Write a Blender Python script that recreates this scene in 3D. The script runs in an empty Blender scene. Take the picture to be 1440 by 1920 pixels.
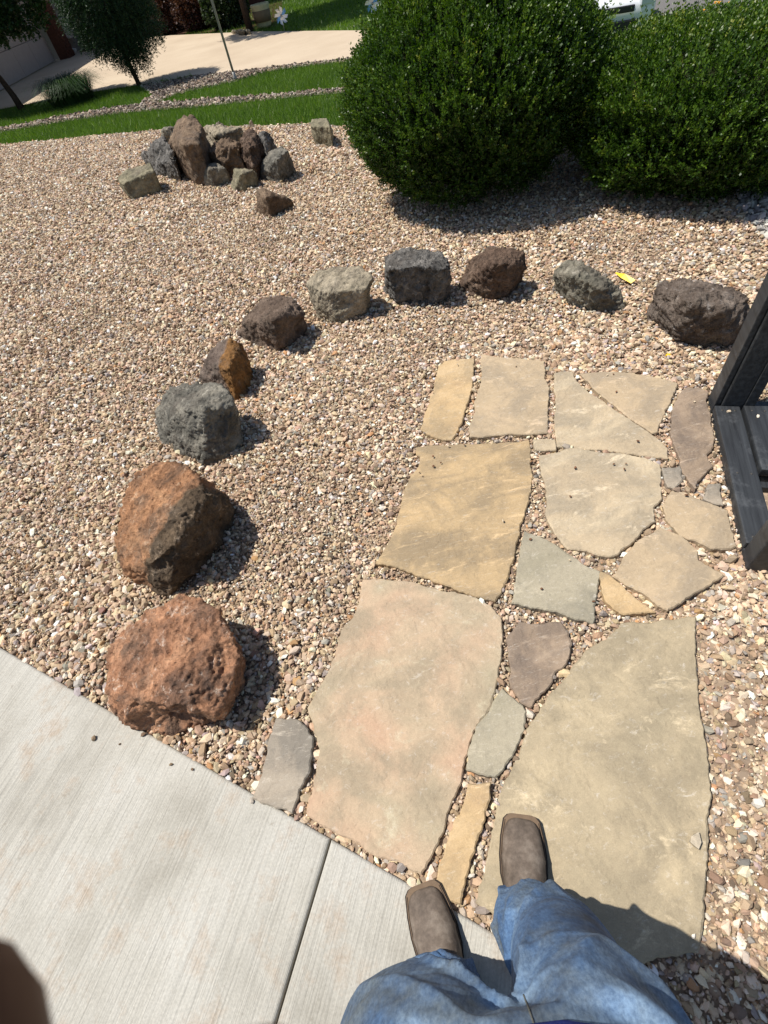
import bpy, bmesh, math, random
import numpy as np
from mathutils import Vector, Matrix, noise, Euler
from mathutils.bvhtree import BVHTree
from mathutils.geometry import delaunay_2d_cdt

R = math.radians
rng = np.random.default_rng(7)
random.seed(7)
scene = bpy.context.scene
COL = scene.collection

# ------------------------------------------------------------------ camera
CAM_H = 1.57
FPX = 900.0                       # focal length in photo pixels (1440 x 1920)
NAD = np.array([175.0, 712.0])    # where straight-down falls, from the picture centre
nr = float(np.hypot(*NAD)); nd = NAD / nr
alpha = math.atan(nr / FPX)
V_FWD = np.array([0, math.sin(alpha), -math.cos(alpha)])
V_UP = np.array([0, math.cos(alpha), math.sin(alpha)])
V_RT = np.array([1.0, 0, 0])
ND_E = np.array([nd[1], -nd[0]])
I_RT = -V_UP * nd[0] + V_RT * nd[1]
I_UP = V_UP * nd[1] + V_RT * nd[0]
CAM_POS = np.array([0, 0, CAM_H])

def ray(x, y):
    p = np.array([x - 720.0, y - 960.0])
    return V_FWD + V_UP * (-(p @ nd) / FPX) + V_RT * ((p @ ND_E) / FPX)

def G(x, y, z=0.0):
    """point of the place at height z that the photo shows at pixel x, y"""
    d = ray(x, y); t = (z - CAM_H) / d[2]
    return CAM_POS + d * t

def project(W):
    v = np.asarray(W, float) - CAM_POS
    zc = v @ V_FWD
    return np.stack([v @ I_RT / zc * FPX + 720, 960 - v @ I_UP / zc * FPX, zc], -1)

cam_data = bpy.data.cameras.new('camera')
cam = bpy.data.objects.new('camera', cam_data); COL.objects.link(cam)
m = Matrix(((I_RT[0], I_UP[0], -V_FWD[0], 0), (I_RT[1], I_UP[1], -V_FWD[1], 0), (I_RT[2], I_UP[2], -V_FWD[2], 0), (0, 0, 0, 1)))
cam.matrix_world = Matrix.Translation(Vector(CAM_POS)) @ m
cam_data.sensor_fit = 'VERTICAL'; cam_data.sensor_height = 36.0; cam_data.sensor_width = 27.0
cam_data.lens = 36.0 * FPX / 1920.0
cam_data.clip_start = 0.003; cam_data.clip_end = 1500
cam_data.dof.use_dof = True; cam_data.dof.focus_distance = 2.2; cam_data.dof.aperture_fstop = 24.0
scene.camera = cam

# ------------------------------------------------------------------ light
SUN_AZ, SUN_EL = 290.0, 63.0      # clockwise from +Y
world = bpy.data.worlds.new('World'); scene.world = world; world.use_nodes = True
wn = world.node_tree
sky = wn.nodes.new('ShaderNodeTexSky'); sky.sky_type = 'NISHITA'; sky.sun_disc = False
sky.sun_elevation = R(SUN_EL); sky.sun_rotation = R(SUN_AZ)
bg = wn.nodes['Background']; bg.inputs['Strength'].default_value = 0.085
wn.links.new(sky.outputs[0], bg.inputs['Color'])
sun_data = bpy.data.lights.new('sun', 'SUN'); sun_data.energy = 4.6; sun_data.angle = R(0.55)
sun_data.color = (1.0, 0.955, 0.89)
sun = bpy.data.objects.new('sun', sun_data); COL.objects.link(sun)
sdir = Vector((math.sin(R(SUN_AZ)) * math.cos(R(SUN_EL)), math.cos(R(SUN_AZ)) * math.cos(R(SUN_EL)), math.sin(R(SUN_EL))))
sun.rotation_euler = sdir.to_track_quat('Z', 'Y').to_euler()
sun.location = (-8, 6, 14)
vs = scene.view_settings
vs.view_transform = 'Standard'; vs.look = 'None'; vs.exposure = 0.36; vs.gamma = 1.0; vs.use_curve_mapping = False
scene.cycles.max_bounces = 6; scene.cycles.diffuse_bounces = 3; scene.cycles.transmission_bounces = 3
scene.cycles.caustics_reflective = False; scene.cycles.caustics_refractive = False

# ------------------------------------------------------------------ helpers
def srgb(r, g, b):
    f = lambda c: ((c / 255 + 0.055) / 1.055) ** 2.4 if c > 10 else c / 255 / 12.92
    return (f(r), f(g), f(b), 1.0)

def tag(o, label=None, cat=None, group=None, kind=None):
    if label: o['label'] = label
    if cat: o['category'] = cat
    if group: o['group'] = group
    if kind: o['kind'] = kind
    return o

def link(name, me, mat=None, parent=None, loc=None):
    o = bpy.data.objects.new(name, me); COL.objects.link(o)
    if mat is not None and me is not None and not me.materials: me.materials.append(mat)
    if parent is not None: o.parent = parent
    if loc is not None: o.location = loc
    return o

def empty(name, loc=(0, 0, 0), rz=0.0):
    o = bpy.data.objects.new(name, None); COL.objects.link(o)
    o.location = loc; o.rotation_euler = (0, 0, rz); o.empty_display_size = 0.1
    return o

def mesh_np(name, V, Fs, smooth=False):
    me = bpy.data.meshes.new(name)
    me.from_pydata([tuple(v) for v in V], [], [tuple(f) for f in Fs])
    if smooth: me.polygons.foreach_set('use_smooth', [True] * len(me.polygons))
    me.update(); return me

def mesh_tris(name, V, T, smooth=False):
    """fast build from float array V (n,3) and int array T (m,k)"""
    V = np.ascontiguousarray(V, np.float32); T = np.ascontiguousarray(T, np.int32)
    me = bpy.data.meshes.new(name); k = T.shape[1]
    me.vertices.add(len(V)); me.vertices.foreach_set('co', V.ravel())
    me.loops.add(T.size); me.loops.foreach_set('vertex_index', T.ravel())
    me.polygons.add(len(T)); me.polygons.foreach_set('loop_start', np.arange(0, T.size, k, dtype=np.int32))
    if smooth: me.polygons.foreach_set('use_smooth', np.ones(len(T), bool))
    me.update(calc_edges=True); return me

def mesh_bm(name, bm, smooth=False):
    me = bpy.data.meshes.new(name); bm.to_mesh(me); bm.free()
    if smooth: me.polygons.foreach_set('use_smooth', [True] * len(me.polygons))
    return me

def evaluated(me, mods):
    """run modifiers on a mesh and hand back a new mesh"""
    o = bpy.data.objects.new('tmp', me); COL.objects.link(o)
    for kind, props in mods:
        md = o.modifiers.new(kind, kind)
        for k, v in props.items(): setattr(md, k, v)
    dg = bpy.context.evaluated_depsgraph_get(); dg.update()
    out = bpy.data.meshes.new_from_object(o.evaluated_get(dg))
    bpy.data.objects.remove(o)
    return out

def box_bm(bm, cx, cy, cz, sx, sy, sz, rot=None, bevel=0.0):
    r = bmesh.ops.create_cube(bm, size=1.0)
    vs_ = r['verts']
    bmesh.ops.scale(bm, vec=(sx, sy, sz), verts=vs_)
    if bevel > 0:
        es = list({e for v in vs_ for e in v.link_edges})
        rb = bmesh.ops.bevel(bm, geom=es, offset=bevel, segments=2, affect='EDGES', profile=0.6)
        vs_ = list({v for f in rb['faces'] for v in f.verts} | {v for v in vs_ if v.is_valid})
    M = Matrix.Translation((cx, cy, cz)) @ (rot.to_4x4() if rot is not None else Matrix.Identity(4))
    bmesh.ops.transform(bm, matrix=M, verts=vs_)

def box(name, c, s, mat, parent=None, rot=None, bevel=0.0):
    bm = bmesh.new(); box_bm(bm, 0, 0, 0, *s, None, bevel)
    o = link(name, mesh_bm(name, bm), mat, parent); o.location = c
    if rot is not None: o.rotation_euler = rot
    return o

def loft(rings, close=True):
    """rings: list of (n,3) arrays -> verts, faces (capped)"""
    n = len(rings[0]); V = np.concatenate(rings); Fs = []
    for i in range(len(rings) - 1):
        a, b = i * n, (i + 1) * n
        for j in range(n):
            k = (j + 1) % n
            Fs.append((a + j, a + k, b + k, b + j))
    if close:
        Fs.append(tuple(range(n - 1, -1, -1))); Fs.append(tuple(range((len(rings) - 1) * n, len(rings) * n)))
    return V, Fs

def tube_rings(pts, rad, n=12, squash=None):
    pts = [np.asarray(p, float) for p in pts]; out = []
    ref = np.array([0.31, 0.17, 0.93])
    for i, p in enumerate(pts):
        t = pts[min(i + 1, len(pts) - 1)] - pts[max(i - 1, 0)]
        t = t / (np.linalg.norm(t) + 1e-9)
        r0 = ref if abs(t @ ref) < 0.9 else np.array([1.0, 0, 0])
        u = np.cross(r0, t); u /= np.linalg.norm(u); v = np.cross(t, u)
        a = np.arange(n) * 2 * math.pi / n
        out.append(p + rad[i] * (np.cos(a)[:, None] * u + np.sin(a)[:, None] * v))
    return out

def tube(name, pts, rad, mat, parent=None, n=10, smooth=True):
    if not hasattr(rad, '__len__'): rad = [rad] * len(pts)
    V, Fs = loft(tube_rings(pts, rad, n))
    return link(name, mesh_np(name, V, Fs, smooth), mat, parent)

def join_geo(parts):
    V, Fs, o = [], [], 0
    for v, f in parts:
        V.append(np.asarray(v)); Fs += [tuple(i + o for i in q) for q in f]; o += len(v)
    return np.concatenate(V), Fs

def lathe(name, prof, mat, parent=None, n=20, smooth=True):
    rings = []
    a = np.arange(n) * 2 * math.pi / n
    for r, z in prof: rings.append(np.stack([np.cos(a) * r, np.sin(a) * r, np.full(n, z)], -1))
    V, Fs = loft(rings)
    return link(name, mesh_np(name, V, Fs, smooth), mat, parent)

def in_poly(X, Y, poly):
    poly = np.asarray(poly); inside = np.zeros(X.shape, bool); n = len(poly); j = n - 1
    for i in range(n):
        xi, yi = poly[i][:2]; xj, yj = poly[j][:2]
        c = ((yi > Y) != (yj > Y)) & (X < (xj - xi) * (Y - yi) / (yj - yi + 1e-12) + xi)
        inside ^= c; j = i
    return inside

# ------------------------------------------------------------------ materials
class NT:
    def __init__(s, name, rough=0.8, spec=0.3):
        s.m = bpy.data.materials.new(name); s.m.use_nodes = True
        s.t = s.m.node_tree; s.n = s.t.nodes; s.p = s.n['Principled BSDF']
        s.p.inputs['Roughness'].default_value = rough; s.p.inputs['Specular IOR Level'].default_value = spec
        s._co = None
    def node(s, kind, **kw):
        x = s.n.new(kind)
        for k, v in kw.items():
            if hasattr(x, k): setattr(x, k, v)
            else: x.inputs[k].default_value = v
        return x
    def l(s, a, b): s.t.links.new(a, b)
    def co(s, kind='Object', scale=None, rot=None):
        tc = s.node('ShaderNodeTexCoord')
        o = tc.outputs[kind]
        if scale is not None or rot is not None:
            mp = s.node('ShaderNodeMapping')
            if scale is not None: mp.inputs['Scale'].default_value = scale
            if rot is not None: mp.inputs['Rotation'].default_value = rot
            s.l(o, mp.inputs[0]); o = mp.outputs[0]
        return o
    def noise(s, scale, detail=4, rough=0.55, co=None, dist=0.0, out=0):
        x = s.node('ShaderNodeTexNoise'); x.inputs['Scale'].default_value = scale; x.inputs['Detail'].default_value = detail
        x.inputs['Roughness'].default_value = rough; x.inputs['Distortion'].default_value = dist
        s.l(co if co is not None else s.co(), x.inputs['Vector']); return x.outputs[out]
    def voro(s, scale, co=None, feature='F1', out=0):
        x = s.node('ShaderNodeTexVoronoi'); x.feature = feature; x.inputs['Scale'].default_value = scale
        s.l(co if co is not None else s.co(), x.inputs['Vector']); return x.outputs[out]
    def ramp(s, fac, stops, interp='LINEAR'):
        x = s.node('ShaderNodeValToRGB'); x.color_ramp.interpolation = interp
        e = x.color_ramp.elements
        while len(e) < len(stops): e.new(0.5)
        for q, (p, c) in zip(e, stops): q.position = p; q.color = c if len(c) == 4 else (*c, 1)
        s.l(fac, x.inputs[0]); return x.outputs[0]
    def mix(s, fac, a, b, mode='MIX'):
        x = s.node('ShaderNodeMix'); x.data_type = 'RGBA'; x.blend_type = mode
        for sock, v in ((x.inputs[0], fac), (x.inputs[6], a), (x.inputs[7], b)):
            if hasattr(v, 'is_linked') or hasattr(v, 'links'): s.l(v, sock)
            else: sock.default_value = v
        return x.outputs[2]
    def math(s, op, a, b=0.0, clamp=False):
        x = s.node('ShaderNodeMath'); x.operation = op; x.use_clamp = clamp
        for i, v in enumerate((a, b)):
            if hasattr(v, 'links'): s.l(v, x.inputs[i])
            else: x.inputs[i].default_value = v
        return x.outputs[0]
    def base(s, c):
        if hasattr(c, 'links'): s.l(c, s.p.inputs['Base Color'])
        else: s.p.inputs['Base Color'].default_value = c
    def bump(s, h, strength=0.5, dist=0.01, prev=None):
        b = s.node('ShaderNodeBump'); b.inputs['Strength'].default_value = strength; b.inputs['Distance'].default_value = dist
        s.l(h, b.inputs['Height'])
        if prev is not None: s.l(prev, b.inputs['Normal'])
        s.l(b.outputs[0], s.p.inputs['Normal']); return b.outputs[0]

W1 = (1, 1, 1, 1); K0 = (0, 0, 0, 1)

def mat_plain(name, c, rough=0.7, spec=0.3, var=0.12, scale=20, bump=0.2, metal=0.0):
    t = NT(name, rough, spec)
    nz = t.noise(scale, 5)
    lo = tuple(v * (1 - var) for v in c[:3]) + (1,); hi = tuple(min(1, v * (1 + var)) for v in c[:3]) + (1,)
    t.base(t.ramp(nz, [(0.3, lo), (0.7, hi)]))
    t.p.inputs['Metallic'].default_value = metal
    if bump: t.bump(t.noise(scale * 4, 4), bump, 0.003)
    return t.m

def mat_gravel():
    t = NT('pebble', 0.85, 0.25)
    at = t.node('ShaderNodeAttribute'); at.attribute_type = 'INSTANCER'; at.attribute_name = 'col'
    nz = t.noise(90, 3)
    c = t.mix(t.ramp(nz, [(0.35, K0), (0.7, W1)]), t.mix(1.0, at.outputs['Color'], (0.72, 0.7, 0.68, 1), 'MULTIPLY'), t.mix(1.0, at.outputs['Color'], (1.14, 1.12, 1.1, 1), 'MULTIPLY'))
    t.base(c); t.bump(t.noise(260, 3), 0.35, 0.002)
    return t.m

def mat_bed(name, cols, scale=60):
    t = NT(name, 0.95, 0.1)
    v = t.voro(scale, out=1)
    sp = t.node('ShaderNodeSeparateColor'); t.l(v, sp.inputs[0])
    c = t.ramp(sp.outputs[0], [(i / (len(cols) - 1), q) for i, q in enumerate(cols)])
    d = t.voro(scale)
    t.base(c); t.bump(d, -0.8, 0.012)
    return t.m

def mat_flag(name, a, b, c, seed, rot=0.6, streak=4.0, dark=None):
    """sandstone flag: broad colour clouds, stretched banding, fine grain"""
    t = NT(name, 0.78, 0.25)
    tc = t.node('ShaderNodeTexCoord'); mp = t.node('ShaderNodeMapping')
    mp.inputs['Location'].default_value = (seed * 3.1, seed * 1.7, 0); mp.inputs['Rotation'].default_value = (0, 0, rot)
    mp.inputs['Scale'].default_value = (1, streak, 1)
    t.l(tc.outputs['Object'], mp.inputs[0]); st = mp.outputs[0]
    m2 = t.node('ShaderNodeMapping'); m2.inputs['Location'].default_value = (seed * 5.3, -seed * 2.9, 0); t.l(tc.outputs['Object'], m2.inputs[0]); pl = m2.outputs[0]
    big = t.noise(2.6, 5, 0.55, st, 0.6)
    col = t.ramp(big, [(0.28, a), (0.5, b), (0.72, c)])
    cloud = t.noise(5.0, 8, 0.68, pl, 0.5)
    col = t.mix(t.ramp(cloud, [(0.44, K0), (0.60, (0.78, 0.78, 0.78, 1))]), col, dark if dark else tuple(v * 0.72 for v in a[:3]) + (1,))
    lite = t.noise(6, 9, 0.78, st, 0.5)
    col = t.mix(t.ramp(lite, [(0.57, K0), (0.68, (0.75, 0.75, 0.75, 1))]), col, tuple(min(0.8, v * 1.35 + 0.03) for v in c[:3]) + (1,))
    scr = t.noise(30, 6, 0.8, st, 0.6)
    col = t.mix(t.ramp(scr, [(0.57, K0), (0.70, (0.5, 0.5, 0.5, 1))]), col, (0.62, 0.57, 0.49, 1))
    pt = t.noise(70, 6, 0.75, pl)
    col = t.mix(1.0, col, t.ramp(pt, [(0.3, (0.89, 0.88, 0.87, 1)), (0.5, W1), (0.72, (1.05, 1.05, 1.04, 1))]), 'MULTIPLY')
    g = t.noise(330, 2, 0.6, pl)
    col = t.mix(0.28, col, t.mix(1.0, col, t.ramp(g, [(0.3, (0.6, 0.6, 0.6, 1)), (0.7, (1.25, 1.25, 1.25, 1))]), 'MULTIPLY'))
    t.base(col)
    # delaminated layers: terraced height
    ter = t.noise(4.2, 5, 0.5, st, 0.9)
    step = t.math('SNAP', ter, 0.045)
    nb = t.bump(step, 0.35, 0.012)
    nb = t.bump(t.noise(40, 6, 0.65, st), 0.3, 0.006, nb)
    t.bump(g, 0.25, 0.0015, nb)
    return t.m

def mat_concrete(dirv):
    t = NT('concrete', 0.88, 0.2)
    ang = math.atan2(dirv[1], dirv[0])
    tc = t.node('ShaderNodeTexCoord'); mp = t.node('ShaderNodeMapping'); mp.vector_type = 'POINT'
    mp.inputs['Rotation'].default_value = (0, 0, -ang); t.l(tc.outputs['Object'], mp.inputs[0])
    m2 = t.node('ShaderNodeMapping'); m2.inputs['Scale'].default_value = (2.2, 170, 1); t.l(mp.outputs[0], m2.inputs[0])
    br = t.noise(1.0, 5, 0.65, m2.outputs[0], 0.15)
    m3 = t.node('ShaderNodeMapping'); m3.inputs['Scale'].default_value = (5, 480, 1); t.l(mp.outputs[0], m3.inputs[0])
    br2 = t.noise(1.0, 3, 0.6, m3.outputs[0], 0.1)
    cloud = t.noise(3.2, 6, 0.6)
    col = t.ramp(cloud, [(0.3, srgb(155, 150, 138)), (0.5, srgb(176, 172, 161)), (0.75, srgb(190, 187, 178))])
    st = t.noise(6.5, 8, 0.72)
    col = t.mix(t.ramp(st, [(0.52, K0), (0.68, (0.6, 0.6, 0.6, 1))]), col, srgb(158, 136, 112))
    sp2 = t.noise(38, 5, 0.7)
    col = t.mix(t.ramp(sp2, [(0.62, K0), (0.74, (0.45, 0.45, 0.45, 1))]), col, srgb(128, 118, 104))
    sp = t.noise(160, 3)
    col = t.mix(1.0, col, t.ramp(sp, [(0.3, (0.86, 0.86, 0.86, 1)), (0.7, (1.07, 1.07, 1.07, 1))]), 'MULTIPLY')
    col = t.mix(1.0, col, t.ramp(br, [(0.3, (0.74, 0.74, 0.74, 1)), (0.52, W1), (0.75, (1.06, 1.06, 1.06, 1))]), 'MULTIPLY')
    t.base(col)
    nb = t.bump(br, 0.65, 0.004); nb = t.bump(br2, 0.3, 0.002, nb); t.bump(sp, 0.15, 0.001, nb)
    return t.m

def mat_rock(name, cols, pale=None, pale_amt=0.6, pit=60, seed=0.0, split=None, rough=0.9, bumpk=1.0, scale=1.0):
    """cols: three colours; pale: patches of mineral or lichen; split: (colour, axis vector, offset) one side in a second colour"""
    t = NT(name, rough, 0.2)
    tc = t.node('ShaderNodeTexCoord'); mp = t.node('ShaderNodeMapping'); mp.inputs['Location'].default_value = (seed, seed * 2.3, -seed)
    mp.inputs['Scale'].default_value = (scale, scale, scale)
    t.l(tc.outputs['Object'], mp.inputs[0]); co = mp.outputs[0]
    n1 = t.noise(7, 8, 0.65, co, 0.5)
    c = t.ramp(n1, [(0.3, cols[0]), (0.5, cols[1]), (0.68, cols[2])])
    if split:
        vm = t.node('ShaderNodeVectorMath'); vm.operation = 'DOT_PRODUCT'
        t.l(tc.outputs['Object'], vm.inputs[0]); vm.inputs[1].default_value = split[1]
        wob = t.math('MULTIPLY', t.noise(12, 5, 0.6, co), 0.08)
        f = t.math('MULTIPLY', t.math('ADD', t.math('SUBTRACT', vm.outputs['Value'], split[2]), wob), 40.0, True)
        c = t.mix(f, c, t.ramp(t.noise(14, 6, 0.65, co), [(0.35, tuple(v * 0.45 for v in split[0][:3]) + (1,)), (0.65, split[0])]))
    gr_ = t.noise(4.5, 8, 0.7, co, 0.3)
    c = t.mix(t.math('MULTIPLY', t.ramp(gr_, [(0.5, K0), (0.62, W1)]), 0.55), c, srgb(96, 88, 79))
    n2 = t.noise(34, 7, 0.7, co, 0.3)
    c = t.mix(1.0, c, t.ramp(n2, [(0.3, (0.55, 0.54, 0.53, 1)), (0.55, W1), (0.78, (1.35, 1.32, 1.28, 1))]), 'MULTIPLY')
    if pale:
        n3 = t.noise(17, 10, 0.8, co, 0.4)
        c = t.mix(t.math('MULTIPLY', t.ramp(n3, [(0.56, K0), (0.68, W1)]), pale_amt), c, pale)
    n4 = t.noise(150, 4, 0.7, co)
    c = t.mix(1.0, c, t.ramp(n4, [(0.3, (0.72, 0.72, 0.72, 1)), (0.7, (1.2, 1.2, 1.2, 1))]), 'MULTIPLY')
    t.base(c)
    v = t.voro(pit, co); v2 = t.voro(pit * 2.7, co)
    nb = t.bump(n2, 0.55 * bumpk, 0.02)
    nb = t.bump(t.ramp(v, [(0.0, K0), (0.35, W1)]), 0.5 * bumpk, 0.008, nb)
    nb = t.bump(t.ramp(v2, [(0.0, K0), (0.4, W1)]), 0.4 * bumpk, 0.004, nb)
    t.bump(n4, 0.4, 0.003, nb)
    return t.m

def mat_leaf(name, stops, rough=0.4, trans=0.25, spec=0.4):
    t = NT(name, rough, spec)
    at = t.node('ShaderNodeAttribute'); at.attribute_name = 'tint'
    c = t.ramp(at.outputs['Fac'], stops)
    t.base(c)
    tr = t.node('ShaderNodeBsdfTranslucent'); t.l(t.mix(1.0, c, (1.3, 1.5, 0.5, 1), 'MULTIPLY'), tr.inputs[0])
    mx = t.node('ShaderNodeMixShader'); mx.inputs[0].default_value = trans
    t.l(t.p.outputs[0], mx.inputs[1]); t.l(tr.outputs[0], mx.inputs[2])
    t.l(mx.outputs[0], t.n['Material Output'].inputs[0])
    return t.m

def set_tint(me, vals):
    a = me.attributes.new('tint', 'FLOAT', 'POINT'); a.data.foreach_set('value', np.asarray(vals, np.float32))

# ------------------------------------------------------------------ ground shape
def ground_z(x, y):
    """the lot is level; behind the clipped shrubs a bank drops to the street on the right"""
    x = np.asarray(x, float); y = np.asarray(y, float)
    s = np.clip((x * 0.94 - y * 0.34 - 0.6) / 2.0, 0, 1); s = s * s * (3 - 2 * s)
    r = np.clip((np.hypot(x, y) - 5.6) / 2.6, 0, 1); r = r * r * (3 - 2 * r)
    return -1.35 * s * r

def sheet(name, poly, mat, dz, res=None, parent=None):
    """ground sheet from an outline (world xy), draped over ground_z"""
    bm = bmesh.new()
    vs_ = [bm.verts.new((p[0], p[1], 0)) for p in poly]
    f = bm.faces.new(vs_); bmesh.ops.triangulate(bm, faces=[f])
    if res:
        mn = np.min(np.array(poly)[:, :2], 0); mx = np.max(np.array(poly)[:, :2], 0)
        for ax in (0, 1):
            k = mn[ax] + res
            while k < mx[ax]:
                no = (1, 0, 0) if ax == 0 else (0, 1, 0)
                bmesh.ops.bisect_plane(bm, geom=bm.verts[:] + bm.edges[:] + bm.faces[:], plane_co=(k, k, 0), plane_no=no)
                k += res
    bm.normal_update()
    for f in bm.faces:
        if f.normal.z < 0: f.normal_flip()
    for v in bm.verts: v.co.z = float(ground_z(v.co.x, v.co.y)) + dz
    o = link(name, mesh_bm(name, bm, True), mat, parent)
    return tag(o, kind='structure') if parent is None else o

def pxl(pts, z=0.0): return [G(x, y, z)[:2] for x, y in pts]

# ------------------------------------------------------------------ the setting: ground, lawn, drive, street
C_G0, C_G1, C_G2 = (0.045, 0.085, 0.014, 1), (0.07, 0.125, 0.02, 1), (0.1, 0.16, 0.03, 1)
t = NT('turf', 0.95, 0.1); t.base(t.ramp(t.noise(3, 6, 0.7), [(0.3, C_G0), (0.5, C_G1), (0.75, C_G2)])); t.bump(t.noise(60, 5), 0.8, 0.02)
M_TURF = t.m
M_GRASS = mat_leaf('grass_blade', [(0.0, (0.05, 0.1, 0.012, 1)), (0.5, (0.105, 0.18, 0.022, 1)), (0.85, (0.17, 0.25, 0.04, 1)), (1.0, (0.32, 0.3, 0.12, 1))], 0.5, 0.35)

def drape_grid(name, x0, x1, y0, y1, res, mat, dz):
    xs = np.arange(x0, x1 + res / 2, res); ys = np.arange(y0, y1 + res / 2, res)
    X, Y = np.meshgrid(xs, ys); V = np.stack([X, Y, ground_z(X, Y) + dz], -1).reshape(-1, 3)
    nx, ny = len(xs), len(ys); i, j = np.meshgrid(np.arange(nx - 1), np.arange(ny - 1)); a = (j * nx + i).ravel()
    return tag(link(name, mesh_tris(name, V, np.stack([a, a + 1, a + nx + 1, a + nx], -1), True), mat), kind='structure')

drape_grid('ground', -600, 600, -300, 900, 100, M_TURF, -0.35 - 1.2)
drape_grid('lawn', -34, 40, -14, 72, 0.5, M_TURF, -0.022)

edge_px = [(0, 272), (100, 262), (200, 252), (330, 241), (470, 236), (580, 232), (640, 237)]
EDGE = pxl(edge_px)
d0 = (EDGE[0] - EDGE[2]); d0 /= np.linalg.norm(d0)
GRAVEL_POLY = [EDGE[0] + d0 * 4.5] + EDGE + [np.array(p) for p in ((1.6, 7.0), (2.6, 6.6), (3.6, 6.0), (4.5, 5.2), (5.2, 4.0), (5.4, 2.2), (5.2, -2.2), (-6.5, -2.2), (-10.0, 6.0))]
WHITE_POLY = pxl([(1372, 330), (1392, 405), (1440, 452), (1560, 540), (1800, 480), (1700, 240)])
M_BED = mat_bed('gravel_bed', [srgb(112, 98, 84), srgb(156, 136, 114), srgb(130, 114, 98), srgb(178, 158, 134)], 62)
sheet('gravel_bed', GRAVEL_POLY, M_BED, -0.010, 0.5)

# driveway and street
t = NT('driveway_concrete', 0.9, 0.15)
t.base(t.mix(1.0, t.ramp(t.noise(0.7, 6, 0.6), [(0.3, srgb(178, 160, 137)), (0.7, srgb(194, 177, 153))]), t.ramp(t.noise(45, 4), [(0.3, (0.9, 0.9, 0.9, 1)), (0.7, (1.05, 1.05, 1.05, 1))]), 'MULTIPLY'))
t.bump(t.noise(120, 4), 0.2, 0.004); M_DRIVE = t.m
near = [(0, 205), (90, 188), (180, 171), (262, 159), (360, 142), (443, 133), (554, 119), (693, 104)]
far = [(715, 57), (640, 57), (530, 58.5), (475, 59), (300, 67)]
NEAR = pxl(near); FAR = pxl(far)
dn = NEAR[-1] - NEAR[-3]; dn /= np.linalg.norm(dn)
DRIVE = [np.array((-9.4, 15.0)), NEAR[0] + np.array((-1.6, 0.9))] + NEAR + [NEAR[-1] + dn * 2.0, np.array((4.4, 9.7)), np.array((5.0, 11.2)), np.array((4.2, 12.4))] + FAR + [np.array((-6.0, 27.0)), np.array((-9.4, 27.0))]
drive = sheet('driveway', DRIVE, M_DRIVE, 0.0, 0.8)
t = NT('asphalt', 0.9, 0.2); t.base(t.ramp(t.noise(60, 5, 0.7), [(0.3, (0.10, 0.095, 0.09, 1)), (0.7, (0.19, 0.18, 0.17, 1))])); t.bump(t.noise(200, 3), 0.4, 0.004)
M_ROAD = t.m
sheet('street', [np.array(p) for p in ((8.0, 20.0), (14.0, 11.0), (22.0, 7.0), (32.0, 9.0), (26.0, 20.0), (16.0, 30.0))], M_ROAD, 0.006, 0.8)

# strips of river stones
ST1 = pxl([(0, 247), (125, 226), (225, 211), (360, 200), (438, 192), (554, 180), (654, 171), (690, 167), (690, 158), (654, 162), (471, 178), (360, 186), (225, 198), (120, 215), (0, 239)])
ST2 = pxl([(262, 160), (320, 149), (360, 141), (443, 132.5), (554, 118.5), (693, 103.5), (693, 111), (582, 121), (499, 133), (443, 151), (400, 160), (360, 168), (320, 180), (272, 201), (262, 193), (285, 176)])
M_BED2 = mat_bed('stone_strip_bed', [srgb(60, 54, 50), srgb(110, 100, 92), srgb(150, 142, 134)], 22)
sheet('stone_border', ST1, M_BED2, -0.012)
sheet('stone_border', ST2, M_BED2, -0.013)
sheet('white_gravel_bed', WHITE_POLY, mat_bed('white_bed', [srgb(120, 116, 110), srgb(190, 186, 180)], 40), -0.006)

# ------------------------------------------------------------------ concrete walkway
E0 = np.array((-1.586, 1.065)); ED = np.array((1.578, -1.132)); ED /= np.linalg.norm(ED)
J = np.array((-0.359, 0.185)); JD = np.array((-0.156, -0.301)); JD /= np.linalg.norm(JD)
CT = 0.013
M_CONC = mat_concrete(JD)
walk_poly = [E0 - ED * 4.0, E0 + ED * 4.4, E0 + ED * 4.4 + JD * 1.7, E0 - ED * 4.0 + JD * 1.7]
bm = bmesh.new()
vv = [bm.verts.new((*(p + JD * 0.02), -0.02)) for p in walk_poly[:2]] + [bm.verts.new((*p, -0.02)) for p in walk_poly[2:]]
bm.faces.new(vv); bmesh.ops.recalc_face_normals(bm, faces=bm.faces[:])
walkway = tag(link('concrete_walkway', mesh_bm('concrete_walkway', bm), M_CONC), kind='structure')

def conc_slab(poly):
    bm = bmesh.new()
    top = [bm.verts.new((*p, CT)) for p in poly]; bot = [bm.verts.new((*p, -0.09)) for p in poly]
    ft = bm.faces.new(top)
    n = len(poly)
    for i in range(n): bm.faces.new((top[i], bot[i], bot[(i + 1) % n], top[(i + 1) % n]))
    bmesh.ops.recalc_face_normals(bm, faces=bm.faces[:])
    bmesh.ops.bevel(bm, geom=list(ft.edges), offset=0.010, segments=4, affect='EDGES', profile=0.5)
    o = link('slab', mesh_bm('slab', bm), M_CONC, walkway)
    return o
g = ED * 0.0025
conc_slab([E0 - ED * 3.9, J - g, J - g + JD * 1.6, E0 - ED * 3.9 + JD * 1.6])
conc_slab([J + g, J + g + ED * 1.75, J + g + ED * 1.75 + JD * 1.6, J + g + JD * 1.6])

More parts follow.
